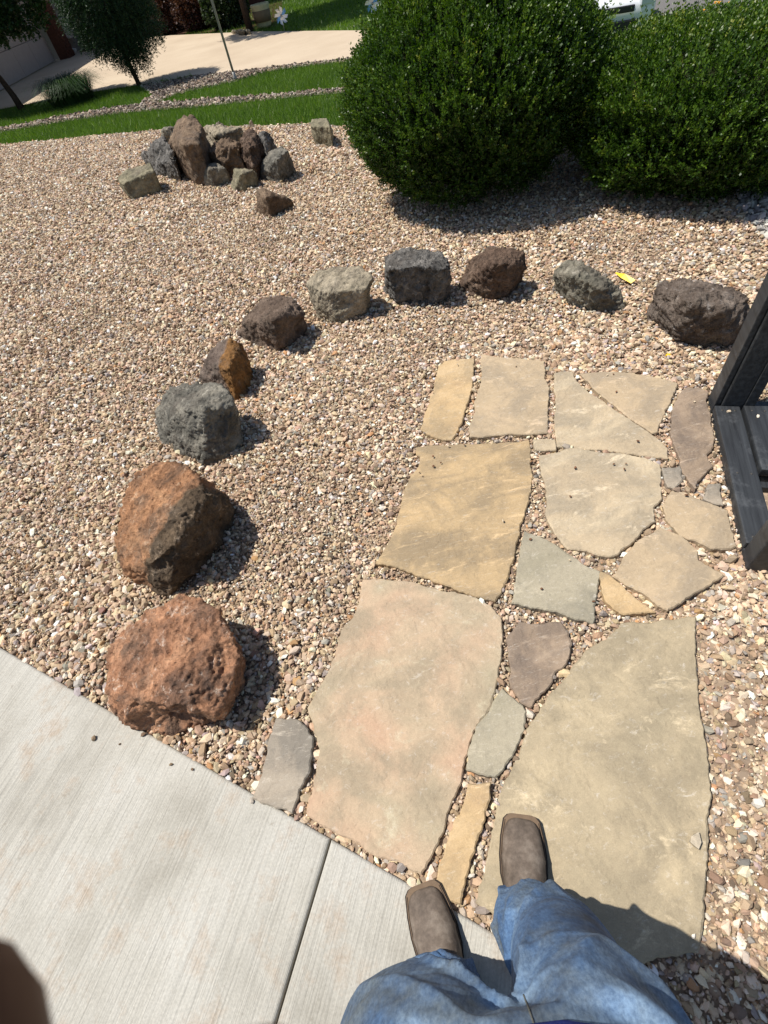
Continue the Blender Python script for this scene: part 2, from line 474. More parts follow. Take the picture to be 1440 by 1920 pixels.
# ------------------------------------------------------------------ flagstone path
def c6(pts): return [(680 + x / 1.8947, 640 + y / 1.8947) for x, y in pts]
def c7(pts): return [(440 + x / 1.44, 1060 + y / 1.44) for x, y in pts]
tan0, tan1, tan2 = srgb(168, 140, 98), srgb(186, 160, 118), srgb(198, 172, 130)
FM = {
 'gold': mat_flag('flag_gold', srgb(168, 142, 108), srgb(187, 160, 120), srgb(196, 172, 136), 1.0, -0.9, 3.0, srgb(150, 132, 104)),
 'tan': mat_flag('flag_tan', srgb(160, 142, 116), srgb(176, 156, 127), srgb(186, 164, 134), 2.0, 0.3, 2.0, srgb(146, 132, 112)),
 'banded': mat_flag('flag_banded', srgb(146, 127, 100), srgb(174, 150, 114), srgb(187, 160, 120), 3.0, 0.45, 4.5, srgb(136, 120, 96)),
 'cream': mat_flag('flag_cream', srgb(160, 144, 120), srgb(178, 160, 132), srgb(190, 174, 146), 4.0, -0.6, 2.5, srgb(148, 136, 116)),
 'greygreen': mat_flag('flag_greygreen', srgb(146, 138, 117), srgb(157, 148, 127), srgb(166, 156, 134), 5.0, 0.5, 2.0, srgb(124, 119, 105)),
 'brown': mat_flag('flag_brown', srgb(132, 115, 97), srgb(149, 130, 110), srgb(160, 142, 122), 6.0, -0.5, 5.0, srgb(106, 94, 84)),
 'rosy': mat_flag('flag_rosy', srgb(178, 146, 120), srgb(180, 157, 130), srgb(160, 150, 125), 7.3, 1.0, 1.6, srgb(148, 134, 112)),
 'olive': mat_flag('flag_olive', srgb(150, 138, 114), srgb(166, 151, 124), srgb(184, 167, 136), 8.0, 0.9, 1.8, srgb(140, 128, 106)),
 'grey': mat_flag('flag_grey', srgb(146, 134, 118), srgb(158, 146, 129), srgb(166, 155, 138), 9.0, -1.1, 4.0, srgb(118, 112, 102)),
}
STONES = [
 ('gold', c6([(292,66),(335,58),(396,58),(398,90),(390,160),(372,225),(352,290),(320,352),(285,352),(245,335),(205,315),(215,280),(235,215),(258,140),(270,85)]), 'long narrow golden flagstone at the far left of the path'),
 ('tan', c6([(424,42),(470,52),(560,58),(648,68),(650,130),(663,170),(660,240),(662,325),(600,330),(520,330),(440,338),(375,340),(380,300),(400,250),(395,215),(412,170),(425,120),(420,70)]), None),
 ('cream', c6([(682,112),(705,104),(745,106),(755,130),(790,165),(850,210),(930,265),(1000,310),(1060,350),(1088,380),(1086,414),(1000,405),(900,392),(800,384),(688,370),(683,300),(686,220),(680,160)]), None),
 ('tan', c6([(768,112),(830,108),(920,108),(1020,122),(1124,148),(1100,200),(1080,240),(1060,285),(1050,320),(1030,325),(960,280),(890,225),(830,175),(800,140)]), None),
 ('brown', c6([(1150,162),(1200,165),(1228,180),(1222,215),(1240,280),(1252,345),(1240,385),(1228,405),(1245,445),(1215,470),(1195,500),(1183,528),(1160,495),(1135,450),(1125,410),(1110,375),(1095,320),(1097,270),(1108,220),(1125,185)]), 'dark brown pointed flagstone beside the black step'),
 ('cream', c6([(606,346),(650,345),(687,347),(687,385),(650,388),(612,386)]), None),
 ('banded', c6([(192,376),(230,366),(350,362),(470,357),(590,350),(600,390),(598,430),(606,470),(600,530),(580,600),(560,660),(545,740),(520,830),(500,880),(472,925),(400,905),(300,870),(200,835),(110,800),(45,790),(80,735),(110,680),(130,600),(145,530),(175,470),(200,440),(205,410),(190,400)]), 'large golden flagstone with diagonal brown bands'),
 ('cream', c6([(625,405),(700,392),(735,376),(830,388),(930,400),(1000,410),(1058,435),(1062,480),(1060,530),(1064,560),(1035,590),(1040,640),(1000,670),(960,710),(910,755),(880,765),(840,762),(790,745),(730,735),(690,690),(655,640),(648,600),(655,560),(645,490),(630,450)]), None),
 ('greygreen', c6([(575,672),(640,695),(720,745),(790,790),(843,815),(838,870),(835,910),(820,1005),(750,985),(680,960),(600,945),(528,932),(540,870),(550,800),(562,720)]), 'grey green square flagstone in the middle of the path'),
 ('gold', c6([(848,818),(880,830),(900,845),(950,890),(1000,930),(1045,962),(990,965),(930,968),(890,950),(858,920),(848,870)]), None),
 ('tan', c6([(1060,660),(1110,680),(1150,705),(1190,745),(1195,775),(1240,800),(1292,832),(1230,870),(1160,910),(1085,958),(1050,940),(1000,900),(950,870),(890,835),(915,790),(930,755),(985,705)]), None),
 ('tan', c6([(1105,527),(1150,535),(1200,560),(1240,575),(1300,600),(1312,660),(1325,708),(1330,730),(1280,740),(1240,738),(1190,712),(1130,690),(1100,650),(1080,635),(1068,580),(1080,550)]), None),
 ('grey', c6([(1065,445),(1128,440),(1140,490),(1110,520),(1085,512),(1072,480)]), None),
 ('grey', c6([(1228,505),(1275,505),(1282,580),(1245,572),(1213,558),(1220,525)]), None),
 ('rosy', c7([(345,38),(400,36),(480,45),(560,65),(650,88),(690,110),(722,140),(727,185),(722,250),(710,310),(690,380),(655,430),(630,510),(600,610),(570,700),(530,790),(505,838),(440,805),(380,785),(320,745),(260,718),(195,680),(195,650),(210,600),(225,540),(228,505),(215,440),(195,385),(215,350),(250,290),(275,230),(285,175),(310,150),(335,100)]), 'very large rosy tan flagstone next to the concrete'),
 ('grey', c7([(112,414),(160,413),(190,430),(212,465),(210,510),(200,560),(180,600),(155,668),(110,655),(50,630),(55,600),(75,560),(90,480)]), 'small grey flagstone at the concrete edge'),
 ('brown', c7([(768,152),(800,156),(845,152),(880,150),(905,180),(912,215),(905,255),(870,290),(840,340),(815,365),(800,383),(770,370),(745,330),(748,280),(740,250),(730,200),(740,180)]), None),
 ('greygreen', c7([(722,330),(755,360),(790,395),(780,440),(760,500),(725,560),(705,575),(665,560),(625,550),(630,490),(650,435),(690,395),(705,360)]), None),
 ('gold', c7([(632,590),(692,586),(688,640),(665,720),(640,800),(620,860),(610,915),(575,910),(540,865),(560,790),(590,690),(615,660),(622,630)]), None),
 ('olive', c7([(1045,155),(1150,147),(1245,140),(1248,250),(1255,380),(1275,480),(1285,560),(1280,700),(1275,850),(1270,960),(1250,1045),(1160,1062),(1080,1080),(980,1078),(880,1060),(800,1030),(740,990),(700,950),(650,910),(662,860),(690,740),(705,660),(725,590),(770,500),(800,420),(850,350),(900,290),(950,225),(1000,200),(1030,170)]), 'largest flagstone, olive tan, under the right boot'),
]
FLAG_POLYS = []
STREAK = dict(gold=0.9, tan=-0.3, banded=-0.45, cream=0.6, greygreen=-0.5, brown=0.5, rosy=-1.0, olive=-0.9, grey=1.1)
path_poly = pxl([(780, 640), (1290, 680), (1330, 760), (1400, 1040), (1440, 1180), (1360, 1840), (880, 1780), (470, 1500), (560, 1290), (690, 1000), (770, 800)])
path = sheet('flagstone_path', path_poly, M_BED, -0.005)

def flagstone(kind, px, label):
    zt = 0.019 + random.uniform(-0.003, 0.004)
    P = np.array([G(x, y, zt)[:2] for x, y in px])
    c = P.mean(0); L = np.linalg.norm(np.roll(P, -1, 0) - P, axis=1); out = []
    for i in range(len(P)):
        a, b = P[i], P[(i + 1) % len(P)]; k = max(1, int(L[i] / 0.006))
        for s in range(k): out.append(a + (b - a) * s / k)
    Q = np.array(out); n = len(Q)
    tg = np.roll(Q, -2, 0) - np.roll(Q, 2, 0); tg /= np.linalg.norm(tg, axis=1)[:, None] + 1e-9
    area = 0.5 * np.sum(P[:, 0] * np.roll(P[:, 1], -1) - np.roll(P[:, 0], -1) * P[:, 1])
    nrm = np.stack([tg[:, 1], -tg[:, 0]], -1) * (1 if area > 0 else -1)
    jit = np.array([noise.noise((q[0] * 55, q[1] * 55, 3.0)) * 0.0042 + noise.noise((q[0] * 140, q[1] * 140, 1.0)) * 0.002 + noise.noise((q[0] * 18, q[1] * 18, 9.0)) * 0.006 for q in Q])
    Q = Q + nrm * jit[:, None]; FLAG_POLYS.append(Q)
    inset = np.array([0.003 + 0.003 * abs(noise.noise((q[0] * 40, q[1] * 40, 5.0))) + 0.010 * max(0, noise.noise((q[0] * 9, q[1] * 9, 1.0)) - 0.28) for q in Q])
    T = Q - nrm * inset[:, None]
    tx, ty = random.uniform(-0.006, 0.006), random.uniform(-0.006, 0.006)
    pl = lambda q: (q - c) @ np.array((tx, ty))
    # top surface with split layers: a fine net inside the outline, stepped in thin ledges
    mn, mx = T.min(0), T.max(0); gx, gy = np.meshgrid(np.arange(mn[0], mx[0], 0.0075), np.arange(mn[1], mx[1], 0.0075))
    gx = gx.ravel() + rng.uniform(-.003, .003, gx.size); gy = gy.ravel() + rng.uniform(-.003, .003, gy.size)
    Ti = T - nrm * 0.004; k = in_poly(gx, gy, Ti); inner = np.stack([gx[k], gy[k]], -1)
    allv = [Vector((p[0], p[1])) for p in T] + [Vector((p[0], p[1])) for p in inner]
    res = delaunay_2d_cdt(allv, [(i, (i + 1) % n) for i in range(n)], [], 1, 1e-6)
    co2, tri, ids = res[0], res[2], res[3]
    ca, sa = math.cos(STREAK[kind]), math.sin(STREAK[kind]); sd = random.uniform(0, 50)
    def top_z(x, y):
        u, v = x * ca + y * sa, -x * sa + y * ca
        h = noise.noise((u * 3.2 + sd, v * 9.0, sd)) * 1.6 + noise.noise((u * 11 + sd, v * 26, sd)) * 0.5
        return (math.floor(h * 3.0) / 3.0) * 0.0034 + noise.noise((x * 5 + sd, y * 5, 2.0)) * 0.0022
    base_z = lambda x, y: zt + (x - c[0]) * tx + (y - c[1]) * ty
    edge_of = {}
    V = []
    for i, p in enumerate(co2):
        V.append((p[0] - c[0], p[1] - c[1], base_z(p[0], p[1]) + top_z(p[0], p[1])))
        for q in ids[i]:
            if q < n: edge_of[q] = i
    m0 = len(V)
    V += [(q[0] - c[0], q[1] - c[1], base_z(q[0], q[1]) - 0.004 + top_z(q[0], q[1])) for q in Q] + [(q[0] - c[0], q[1] - c[1], -0.03) for q in Q]
    Fs = [tuple(f) for f in tri]
    for i in range(n):
        k2 = (i + 1) % n
        Fs.append((edge_of[i], m0 + i, m0 + k2, edge_of[k2])); Fs.append((m0 + i, m0 + n + i, m0 + n + k2, m0 + k2))
    bm = bmesh.new(); vv = [bm.verts.new(v) for v in V]
    for f in Fs:
        if len(set(f)) == len(f):
            try: bm.faces.new([vv[i] for i in f])
            except ValueError: pass
    bmesh.ops.recalc_face_normals(bm, faces=bm.faces[:])
    o = link('flagstone', mesh_bm('flagstone', bm), FM[kind], path); o.location = (c[0], c[1], 0)
    if label: o['label'] = label
    return o
for s in STONES: flagstone(*s)

# ------------------------------------------------------------------ gravel: real pebbles
M_PEB = mat_gravel()
def pebble_collection(name, n, mat, sub=1, seed=0):
    c = bpy.data.collections.new(name); rs = random.Random(seed)
    for i in range(n):
        bm = bmesh.new(); bmesh.ops.create_icosphere(bm, subdivisions=sub, radius=0.5)
        sx, sy, sz = 1.18, rs.uniform(0.65, 1.0), rs.uniform(0.42, 0.75)
        planes = [(Vector((rs.gauss(0, 1), rs.gauss(0, 1), rs.gauss(0, 1))).normalized(), rs.uniform(0.22, 0.38)) for _ in range(9)]
        o3 = Vector((rs.uniform(0, 50), rs.uniform(0, 50), i * 7.0))
        for v in bm.verts:
            p = v.co.copy() * (1 + 0.22 * noise.noise(v.co * 2.4 + o3))
            for nn, d in planes:
                k = p.dot(nn)
                if k > d: p -= nn * (k - d) * 0.97
            v.co = Vector((p.x * sx, p.y * sy, p.z * sz))
        me = mesh_bm('pebble', bm, False); me.materials.append(mat)
        c.objects.link(bpy.data.objects.new('pebble', me))
    return c

def scatter(name, pts, size, tilt, cols, coll, nvar, label, cat):
    n = len(pts)
    me = bpy.data.meshes.new(name); me.vertices.add(n); me.vertices.foreach_set('co', np.asarray(pts, np.float32).ravel())
    rot = np.stack([rng.normal(0, tilt, n), rng.normal(0, tilt, n), rng.uniform(0, 6.283, n)], -1).astype(np.float32)
    a = me.attributes.new('rot', 'FLOAT_VECTOR', 'POINT'); a.data.foreach_set('vector', rot.ravel())
    a = me.attributes.new('siz', 'FLOAT', 'POINT'); a.data.foreach_set('value', np.asarray(size, np.float32))
    a = me.attributes.new('idx', 'INT', 'POINT'); a.data.foreach_set('value', rng.integers(0, nvar, n).astype(np.int32))
    a = me.attributes.new('col', 'FLOAT_COLOR', 'POINT'); a.data.foreach_set('color', np.concatenate([cols, np.ones((n, 1))], 1).astype(np.float32).ravel())
    ng = bpy.data.node_groups.new(name + '_nodes', 'GeometryNodeTree')
    ng.interface.new_socket('Geometry', in_out='INPUT', socket_type='NodeSocketGeometry'); ng.interface.new_socket('Geometry', in_out='OUTPUT', socket_type='NodeSocketGeometry')
    N, Lk = ng.nodes, ng.links
    gi, go = N.new('NodeGroupInput'), N.new('NodeGroupOutput')
    ip = N.new('GeometryNodeInstanceOnPoints'); ci = N.new('GeometryNodeCollectionInfo')
    ci.inputs['Collection'].default_value = coll; ci.inputs['Separate Children'].default_value = True; ci.inputs['Reset Children'].default_value = True
    def attr(nm, ty):
        x = N.new('GeometryNodeInputNamedAttribute'); x.data_type = ty; x.inputs['Name'].default_value = nm; return x.outputs['Attribute']
    er = N.new('FunctionNodeEulerToRotation'); Lk.new(attr('rot', 'FLOAT_VECTOR'), er.inputs[0])
    Lk.new(gi.outputs[0], ip.inputs['Points']); Lk.new(ci.outputs[0], ip.inputs['Instance']); ip.inputs['Pick Instance'].default_value = True
    Lk.new(attr('idx', 'INT'), ip.inputs['Instance Index']); Lk.new(er.outputs[0], ip.inputs['Rotation']); Lk.new(attr('siz', 'FLOAT'), ip.inputs['Scale'])
    Lk.new(ip.outputs[0], go.inputs[0])
    o = link(name, me); md = o.modifiers.new('scatter', 'NODES'); md.node_group = ng
    return tag(o, label, cat, kind='stuff')

def jitter_points(x0, x1, y0, y1, pitch):
    nx, ny = int((x1 - x0) / pitch), int((y1 - y0) / pitch)
    X, Y = np.meshgrid(x0 + (np.arange(nx) + 0.5) * pitch, y0 + (np.arange(ny) + 0.5) * pitch)
    X = X.ravel() + rng.uniform(-0.55, 0.55, nx * ny) * pitch; Y = Y.ravel() + rng.uniform(-0.55, 0.55, nx * ny) * pitch
    return X, Y

def palette(n, cols, wts, jit=0.14):
    c = np.array([q[:3] for q in cols]); i = rng.choice(len(cols), n, p=np.array(wts) / sum(wts))
    c = c * np.array((1.05, 1.02, 1.005)); return np.clip(c[i] * rng.normal(1.0, jit * 1.25, (n, 1)) * rng.normal(1.0, 0.035, (n, 3)), 0.02, 0.85)

BROWNS = [srgb(196, 176, 148), srgb(172, 150, 124), srgb(216, 201, 177), srgb(166, 159, 150), srgb(188, 164, 140), srgb(124, 108, 92), srgb(184, 146, 108), srgb(230, 222, 208), srgb(152, 130, 108)]
BW = [28, 20, 17, 11, 11, 5, 2, 8, 9]
walk_out = np.array([E0 - ED * 4.1, E0 + ED * 1.95, E0 + ED * 4.4 , E0 + ED * 4.4 + JD * 1.7, E0 - ED * 4.1 + JD * 1.7])
STEP_POLY = pxl([(1346, 757), (1409, 1048), (1416, 1062), (1600, 1000), (1560, 740), (1400, 757)], 0.03)

def gravel_points(pitch, rmin, rmax, margin, hole=None):
    X, Y = jitter_points(-8.5, 5.4, -1.2, 14.5, pitch)
    rr = np.hypot(X, Y - 0.2); k = (rr >= rmin) & (rr < rmax); X, Y = X[k], Y[k]
    q = project(np.stack([X, Y, np.zeros_like(X)], -1))
    k = (q[:, 2] > 0.05) & (q[:, 0] > -margin) & (q[:, 0] < 1440 + margin) & (q[:, 1] < 1920 + margin) & in_poly(X, Y, GRAVEL_POLY) & ~in_poly(X, Y, WHITE_POLY) & ~in_poly(X, Y, walk_out)
    if hole: k &= (q[:, 0] < -hole) | (q[:, 0] > 1440 + hole) | (q[:, 1] > 1920 + hole)
    X, Y = X[k], Y[k]
    if rmin < 3.5:
        for P in FLAG_POLYS:
            mn, mx = P.min(0), P.max(0); b = (X > mn[0]) & (X < mx[0]) & (Y > mn[1]) & (Y < mx[1])
            ins = np.zeros(len(X), bool); ins[b] = in_poly(X[b], Y[b], P); X, Y = X[~ins], Y[~ins]
        k = ~in_poly(X, Y, STEP_POLY); X, Y = X[k], Y[k]
    return X, Y

pX, pY, pS = [], [], []
for pitch, r0, r1, mg, s0 in ((0.0128, 0.0, 2.6, 260, 0.0200), (0.0148, 2.6, 5.2, 260, 0.0215), (0.019, 5.2, 15.0, 220, 0.027)):
    X, Y = gravel_points(pitch, r0, r1, mg); n = len(X)
    S = s0 * np.clip(rng.lognormal(0, 0.42, n), 0.45, 2.2)
    pX.append(X); pY.append(Y); pS.append(S)
X, Y = gravel_points(0.019, 0.0, 5.0, 1500, 260); pX.append(X); pY.append(Y); pS.append(0.028 * np.clip(rng.lognormal(0, 0.4, len(X)), 0.5, 2.0))
X, Y = gravel_points(0.0105, 0.0, 2.4, 120); pX.append(X); pY.append(Y); pS.append(rng.uniform(0.006, 0.011, len(X)))     # fines between the stones
nf = len(X)
X, Y, S = np.concatenate(pX), np.concatenate(pY), np.concatenate(pS)
S[:len(S) - nf] *= 1 + 0.3 * np.array([noise.noise((x * 1.3, y * 1.3, 7.0)) for x, y in zip(X[:len(S) - nf], Y[:len(S) - nf])])
Z = rng.uniform(-0.007, 0.003, len(X)) + 0.010 * (rng.random(len(X)) < 0.12)
Zund = np.array([noise.noise((x * 1.7, y * 1.7, 0.0)) for x, y in zip(X[::1], Y[::1])]) * 0.008
# in the joints of the path the gravel lies lower
cw = rng.random(len(X))
PEBS = pebble_collection('pebble_shapes', 14, M_PEB, 1, 3)
cols = palette(len(X), BROWNS, BW)
scatter('gravel', np.stack([X, Y, Z + np.minimum(Zund, 0.004)], -1), S, 0.38, cols, PEBS, 14, 'tan and brown crushed stone gravel covering the whole garden bed', 'gravel')
print('gravel', len(X))
X, Y = jitter_points(2.2, 5.6, 1.6, 5.6, 0.035); k = in_poly(X, Y, WHITE_POLY) & in_poly(X, Y, GRAVEL_POLY); X, Y = X[k], Y[k]
scatter('white_gravel', np.stack([X, Y, rng.uniform(-0.005, 0.015, len(X))], -1), 0.05 * np.clip(rng.lognormal(0, 0.3, len(X)), 0.5, 1.8), 0.4,
        palette(len(X), [srgb(176, 173, 168), srgb(146, 143, 140), srgb(196, 194, 188)], [3, 2, 2], 0.08), PEBS, 14, 'pale white gravel at the right edge beside the clipped shrub', 'gravel')
XX, YY = [], []
for P in (ST1, ST2):
    P = np.array(P); X, Y = jitter_points(P[:, 0].min(), P[:, 0].max(), P[:, 1].min(), P[:, 1].max(), 0.042); k = in_poly(X, Y, P)
    XX.append(X[k]); YY.append(Y[k])
X, Y = np.concatenate(XX), np.concatenate(YY)
scatter('river_stones', np.stack([X, Y, rng.uniform(-0.016, 0.004, len(X))], -1), 0.045 * np.clip(rng.lognormal(0, 0.4, len(X)), 0.4, 2.2), 0.4,
        palette(len(X), [srgb(160, 148, 132), srgb(116, 106, 95), srgb(190, 181, 166), srgb(138, 120, 102), srgb(84, 76, 68)], [4, 4, 2, 3, 3]), PEBS, 14, 'grey river stones bordering the lawn and the driveway', 'gravel')
# ------------------------------------------------------------------ boulders
def boulder(name, label, cat, pts, org, sc, mat, voxel=0.007, rough=0.5, pits=0.0, smooth=4, group=None, sink=0.03, seed=None, zs=1.0, under=0.74, dents=()):
    """pts: (x, y, height) of corners on a picture crop -> solid hull standing on the gravel, then weathered"""
    W = np.array([G(org[0] + x / sc, org[1] + y / sc, z * zs) for x, y, z in pts])
    add = []; cen = W.mean(0)
    for w in W:
        if w[2] > 0.04: q = cen + (w - cen) * under; add.append((q[0], q[1] + w[2] * 0.10, -sink))
        else: add.append((w[0], w[1], -sink))
    W = np.concatenate([W, np.array(add)]); c = W.mean(0); c[2] = 0
    L = float(np.max(np.ptp(W, axis=0)))
    bm = bmesh.new()
    for w in W: bm.verts.new(Vector(w - c))
    r = bmesh.ops.convex_hull(bm, input=bm.verts[:])
    junk = [v for v in r['geom_interior'] + r['geom_unused'] if isinstance(v, bmesh.types.BMVert)]
    bmesh.ops.delete(bm, geom=list(set(junk)), context='VERTS')
    bmesh.ops.recalc_face_normals(bm, faces=bm.faces[:])
    me = evaluated(mesh_bm('hull', bm), [('REMESH', dict(mode='VOXEL', voxel_size=voxel)), ('SMOOTH', dict(factor=0.5, iterations=smooth))])
    n = len(me.vertices); V = np.empty(n * 3, np.float32); me.vertices.foreach_get('co', V); V = V.reshape(-1, 3)
    Nn = np.empty(n * 3, np.float32); me.vertices.foreach_get('normal', Nn); Nn = Nn.reshape(-1, 3)
    for dx, dy, dz, dr, dd_ in dents:
        q = (G(org[0] + dx / sc, org[1] + dy / sc, dz) - c).astype(np.float32); f = np.clip(1 - ((V - q) ** 2).sum(1) / dr ** 2, 0, 1) ** 0.6
        V = V + ((-q / np.linalg.norm(q)) * np.array((1, 1, 0.15), np.float32)) * (f * dd_)[:, None]
    s = seed if seed is not None else random.uniform(0, 90)
    out = np.empty_like(V); k1 = 2.6 / L; k2 = 7.0 / L; k3 = 17.0 / L
    o1 = Vector((s, s * 1.3, -s)); nz = noise.noise
    kf = 3.4 / L; kg = 8.5 / L; rid = noise.ridged_multi_fractal; kr = 5.5 / L; kr2 = 15.0 / L
    for i in range(n):
        p = Vector(V[i]); a = nz(p * k1 + o1)
        b = nz(p * k2 + o1); cc = abs(nz(p * k3 + o1)); dd = nz(p * k3 * 2.4 + o1)
        d = L * rough * (0.04 * a + 0.035 * (abs(b) - 0.25) * -1.3 + 0.034 * (0.25 - cc) + 0.015 * dd)
        wq = p + Vector((a, b, dd)) * (0.05 * L)
        d += L * rough * (0.06 * (noise.voronoi(wq * kf + o1)[0][0] - 0.42) + 0.035 * (noise.voronoi(wq * kg + o1)[0][0] - 0.42))
        d += L * rough * (0.030 * (rid(wq * kr + o1, 0.9, 2.1, 4, 1.0, 2.0) - 1.1) + 0.016 * (rid(p * kr2 + o1, 0.8, 2.2, 3, 1.0, 2.0) - 1.1))
        if pits:
            f = noise.voronoi(p * (5.5 / L * 1.6) + o1)[0]; d -= pits * L * 0.05 * max(0.0, 1 - f[0] * 2.6)
            f = noise.voronoi(p * (16 / L * 1.6) + o1)[0]; d -= pits * L * 0.022 * max(0.0, 1 - f[0] * 2.4)
        out[i] = V[i] + Nn[i] * d
    me.vertices.foreach_set('co', out.ravel()); me.polygons.foreach_set('use_smooth', np.ones(len(me.polygons), bool)); me.update()
    me.materials.clear()
    o = link(name, me, mat); o.location = c
    return tag(o, label, cat, group)

rk = lambda *a, **k: mat_rock(*a, **k)
M_RED = rk('rock_red', (srgb(104, 84, 72), srgb(174, 128, 97), srgb(200, 154, 120)), srgb(228, 213, 195), 1.0, 26, 1.0, bumpk=1.7)
M_ORA = rk('rock_orange', (srgb(104, 82, 66), srgb(168, 124, 90), srgb(192, 148, 110)), srgb(208, 184, 156), 0.75, 30, 2.0, (srgb(116, 98, 78), (0.75, -0.66, -0.1), 0.09), bumpk=1.6)  # split: shade of the right face put into the colour as darker grey-brown
M_GRY = rk('rock_grey', (srgb(72, 71, 65), srgb(116, 112, 102), srgb(148, 142, 128)), srgb(182, 176, 162), 0.8, 34, 3.0, bumpk=1.3)
M_BRO = rk('rock_brown_orange', (srgb(78, 66, 58), srgb(110, 96, 86), srgb(128, 113, 102)), srgb(146, 132, 118), 0.4, 34, 4.0, (srgb(146, 106, 62), (0.92, -0.35, 0.15), 0.06))
M_BRN = rk('rock_brown', (srgb(74, 62, 53), srgb(108, 92, 79), srgb(128, 111, 97)), srgb(150, 132, 116), 0.45, 55, 5.0, bumpk=1.3)
M_PAL = rk('rock_pale', (srgb(108, 101, 86), srgb(156, 145, 124), srgb(182, 169, 147)), srgb(188, 176, 154), 0.5, 34, 6.0, bumpk=1.3)
M_LAV = rk('rock_lava', (srgb(62, 60, 58), srgb(108, 105, 100), srgb(146, 141, 134)), srgb(186, 180, 172), 0.85, 40, 7.0, bumpk=1.8)
M_LBR = rk('rock_lava_brown', (srgb(68, 54, 46), srgb(106, 87, 73), srgb(132, 112, 96)), srgb(138, 119, 103), 0.5, 44, 8.0, bumpk=1.8)
M_GGR = rk('rock_grey_green', (srgb(80, 78, 68), srgb(124, 119, 105), srgb(152, 145, 129)), srgb(182, 174, 158), 0.7, 38, 9.0, bumpk=1.3)
M_LNG = rk('rock_long', (srgb(68, 58, 51), srgb(108, 96, 86), srgb(138, 126, 115)), srgb(176, 170, 164), 0.8, 46, 10.0, bumpk=1.6)
M_RUS = rk('rock_rust', (srgb(78, 65, 54), srgb(118, 99, 81), srgb(146, 125, 102)), srgb(160, 142, 120), 0.5, 40, 11.0, bumpk=1.4)
M_BLK = rk('rock_block', (srgb(92, 88, 72), srgb(134, 127, 104), srgb(162, 152, 126)), srgb(176, 168, 144), 0.4, 40, 12.0)
ARC = 'boulders set in an arc beside the path'
c5, k5 = (140, 820), 2.4
boulder('boulder', 'rusty red boulder with white mineral patches, nearest to the concrete walk', 'boulder',
    [(490,715,.20),(560,715,.21),(640,770,.21),(690,860,.20),(745,985,.17),(700,1110,.16),(650,1235,.13),(520,1225,.18),(420,1180,.21),(340,1195,.19),(280,1235,.13),(192,1278,.06),(150,1150,.11),(145,960,.11),(200,880,.14),(330,790,.18),
     (260,1290,0),(330,1345,0),(400,1368,0),(480,1362,0),(560,1300,0),(650,1250,0),(730,1150,0),(765,1020,0)], c5, k5, M_RED, 0.005, 0.6, 0.4, 1, ARC, seed=3.3, dents=((400,1300,.08,.12,.04),(520,1290,.07,.09,.025)))
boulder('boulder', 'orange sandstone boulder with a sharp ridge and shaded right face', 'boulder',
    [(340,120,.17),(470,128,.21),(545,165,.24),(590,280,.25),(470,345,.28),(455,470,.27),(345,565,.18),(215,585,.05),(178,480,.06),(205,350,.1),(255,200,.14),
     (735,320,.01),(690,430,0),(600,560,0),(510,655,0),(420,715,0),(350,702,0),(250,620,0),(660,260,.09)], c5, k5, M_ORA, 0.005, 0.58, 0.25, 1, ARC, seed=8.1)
c3, k3_ = (200, 420), 2.1818
boulder('boulder', 'rounded grey boulder with a cleft on top, next above the orange boulder', 'boulder',
    [(250,680,.17),(330,650,.2),(440,655,.23),(490,678,.24),(520,740,.22),(212,750,.1),(400,760,.26),(300,760,.22),(205,820,.04),(225,890,.0),(300,945,0),(400,998,0),(480,960,0),(535,880,.04),(545,810,.08)], c3, k3_, M_GRY, 0.006, 0.6, 0.12, 5, ARC, seed=12.0)
boulder('boulder', 'small brown boulder with an orange right face', 'boulder',
    [(450,485,.17),(510,465,.21),(548,488,.18),(588,560,.08),(400,560,.13),(500,590,.19),(378,645,0),(440,668,0),(530,722,0),(568,700,0),(594,630,0)], c3, k3_, M_BRO, 0.006, 0.6, 0.1, 3, ARC, seed=21.0)
boulder('boulder', 'brown sloping boulder between the orange faced one and the pale flat topped one', 'boulder',
    [(640,310,.16),(700,283,.19),(770,308,.2),(812,365,.14),(560,395,.12),(690,390,.23),(533,450,.01),(610,492,0),(690,517,0),(760,467,0),(814,420,0)], c3, k3_, M_BRN, 0.007, 0.55, 0.45, 5, ARC, seed=31.0)
boulder('boulder', 'pale boulder with a flat top and undercut front', 'boulder',
    [(813,225,.2),(880,192,.22),(950,165,.23),(1050,172,.23),(1088,215,.21),(1062,262,.19),(950,275,.19),(855,268,.19),(842,335,0.04),(870,388,0),(940,403,0),(1005,372,0),(1050,325,.04)], c3, k3_, M_PAL, 0.007, 0.6, 0.2, 3, ARC, seed=41.0)
boulder('boulder', 'blocky dark grey lava boulder pitted with holes', 'boulder',
    [(1142,135,.2),(1180,107,.22),(1260,103,.22),(1360,113,.22),(1402,160,.2),(1150,190,.24),(1260,172,.26),(1390,185,.23),(1140,275,0),(1175,312,0),(1230,324,0),(1290,304,0),(1398,288,0),(1408,240,.1)], c3, k3_, M_LAV, 0.007, 0.7, 1.0, 4, ARC, seed=51.0)
c4, k4 = (840, 420), 2.4
boulder('boulder', 'reddish brown pitted lava boulder right of the dark grey one', 'boulder',
    [(100,150,.14),(180,113,.2),(260,108,.22),(347,122,.2),(347,190,.12),(200,180,.24),(300,180,.22),(48,282,0),(100,314,0),(190,312,0),(265,306,0),(325,250,0)], c4, k4, M_LBR, 0.007, 0.65, 1.0, 3, ARC, seed=61.0)
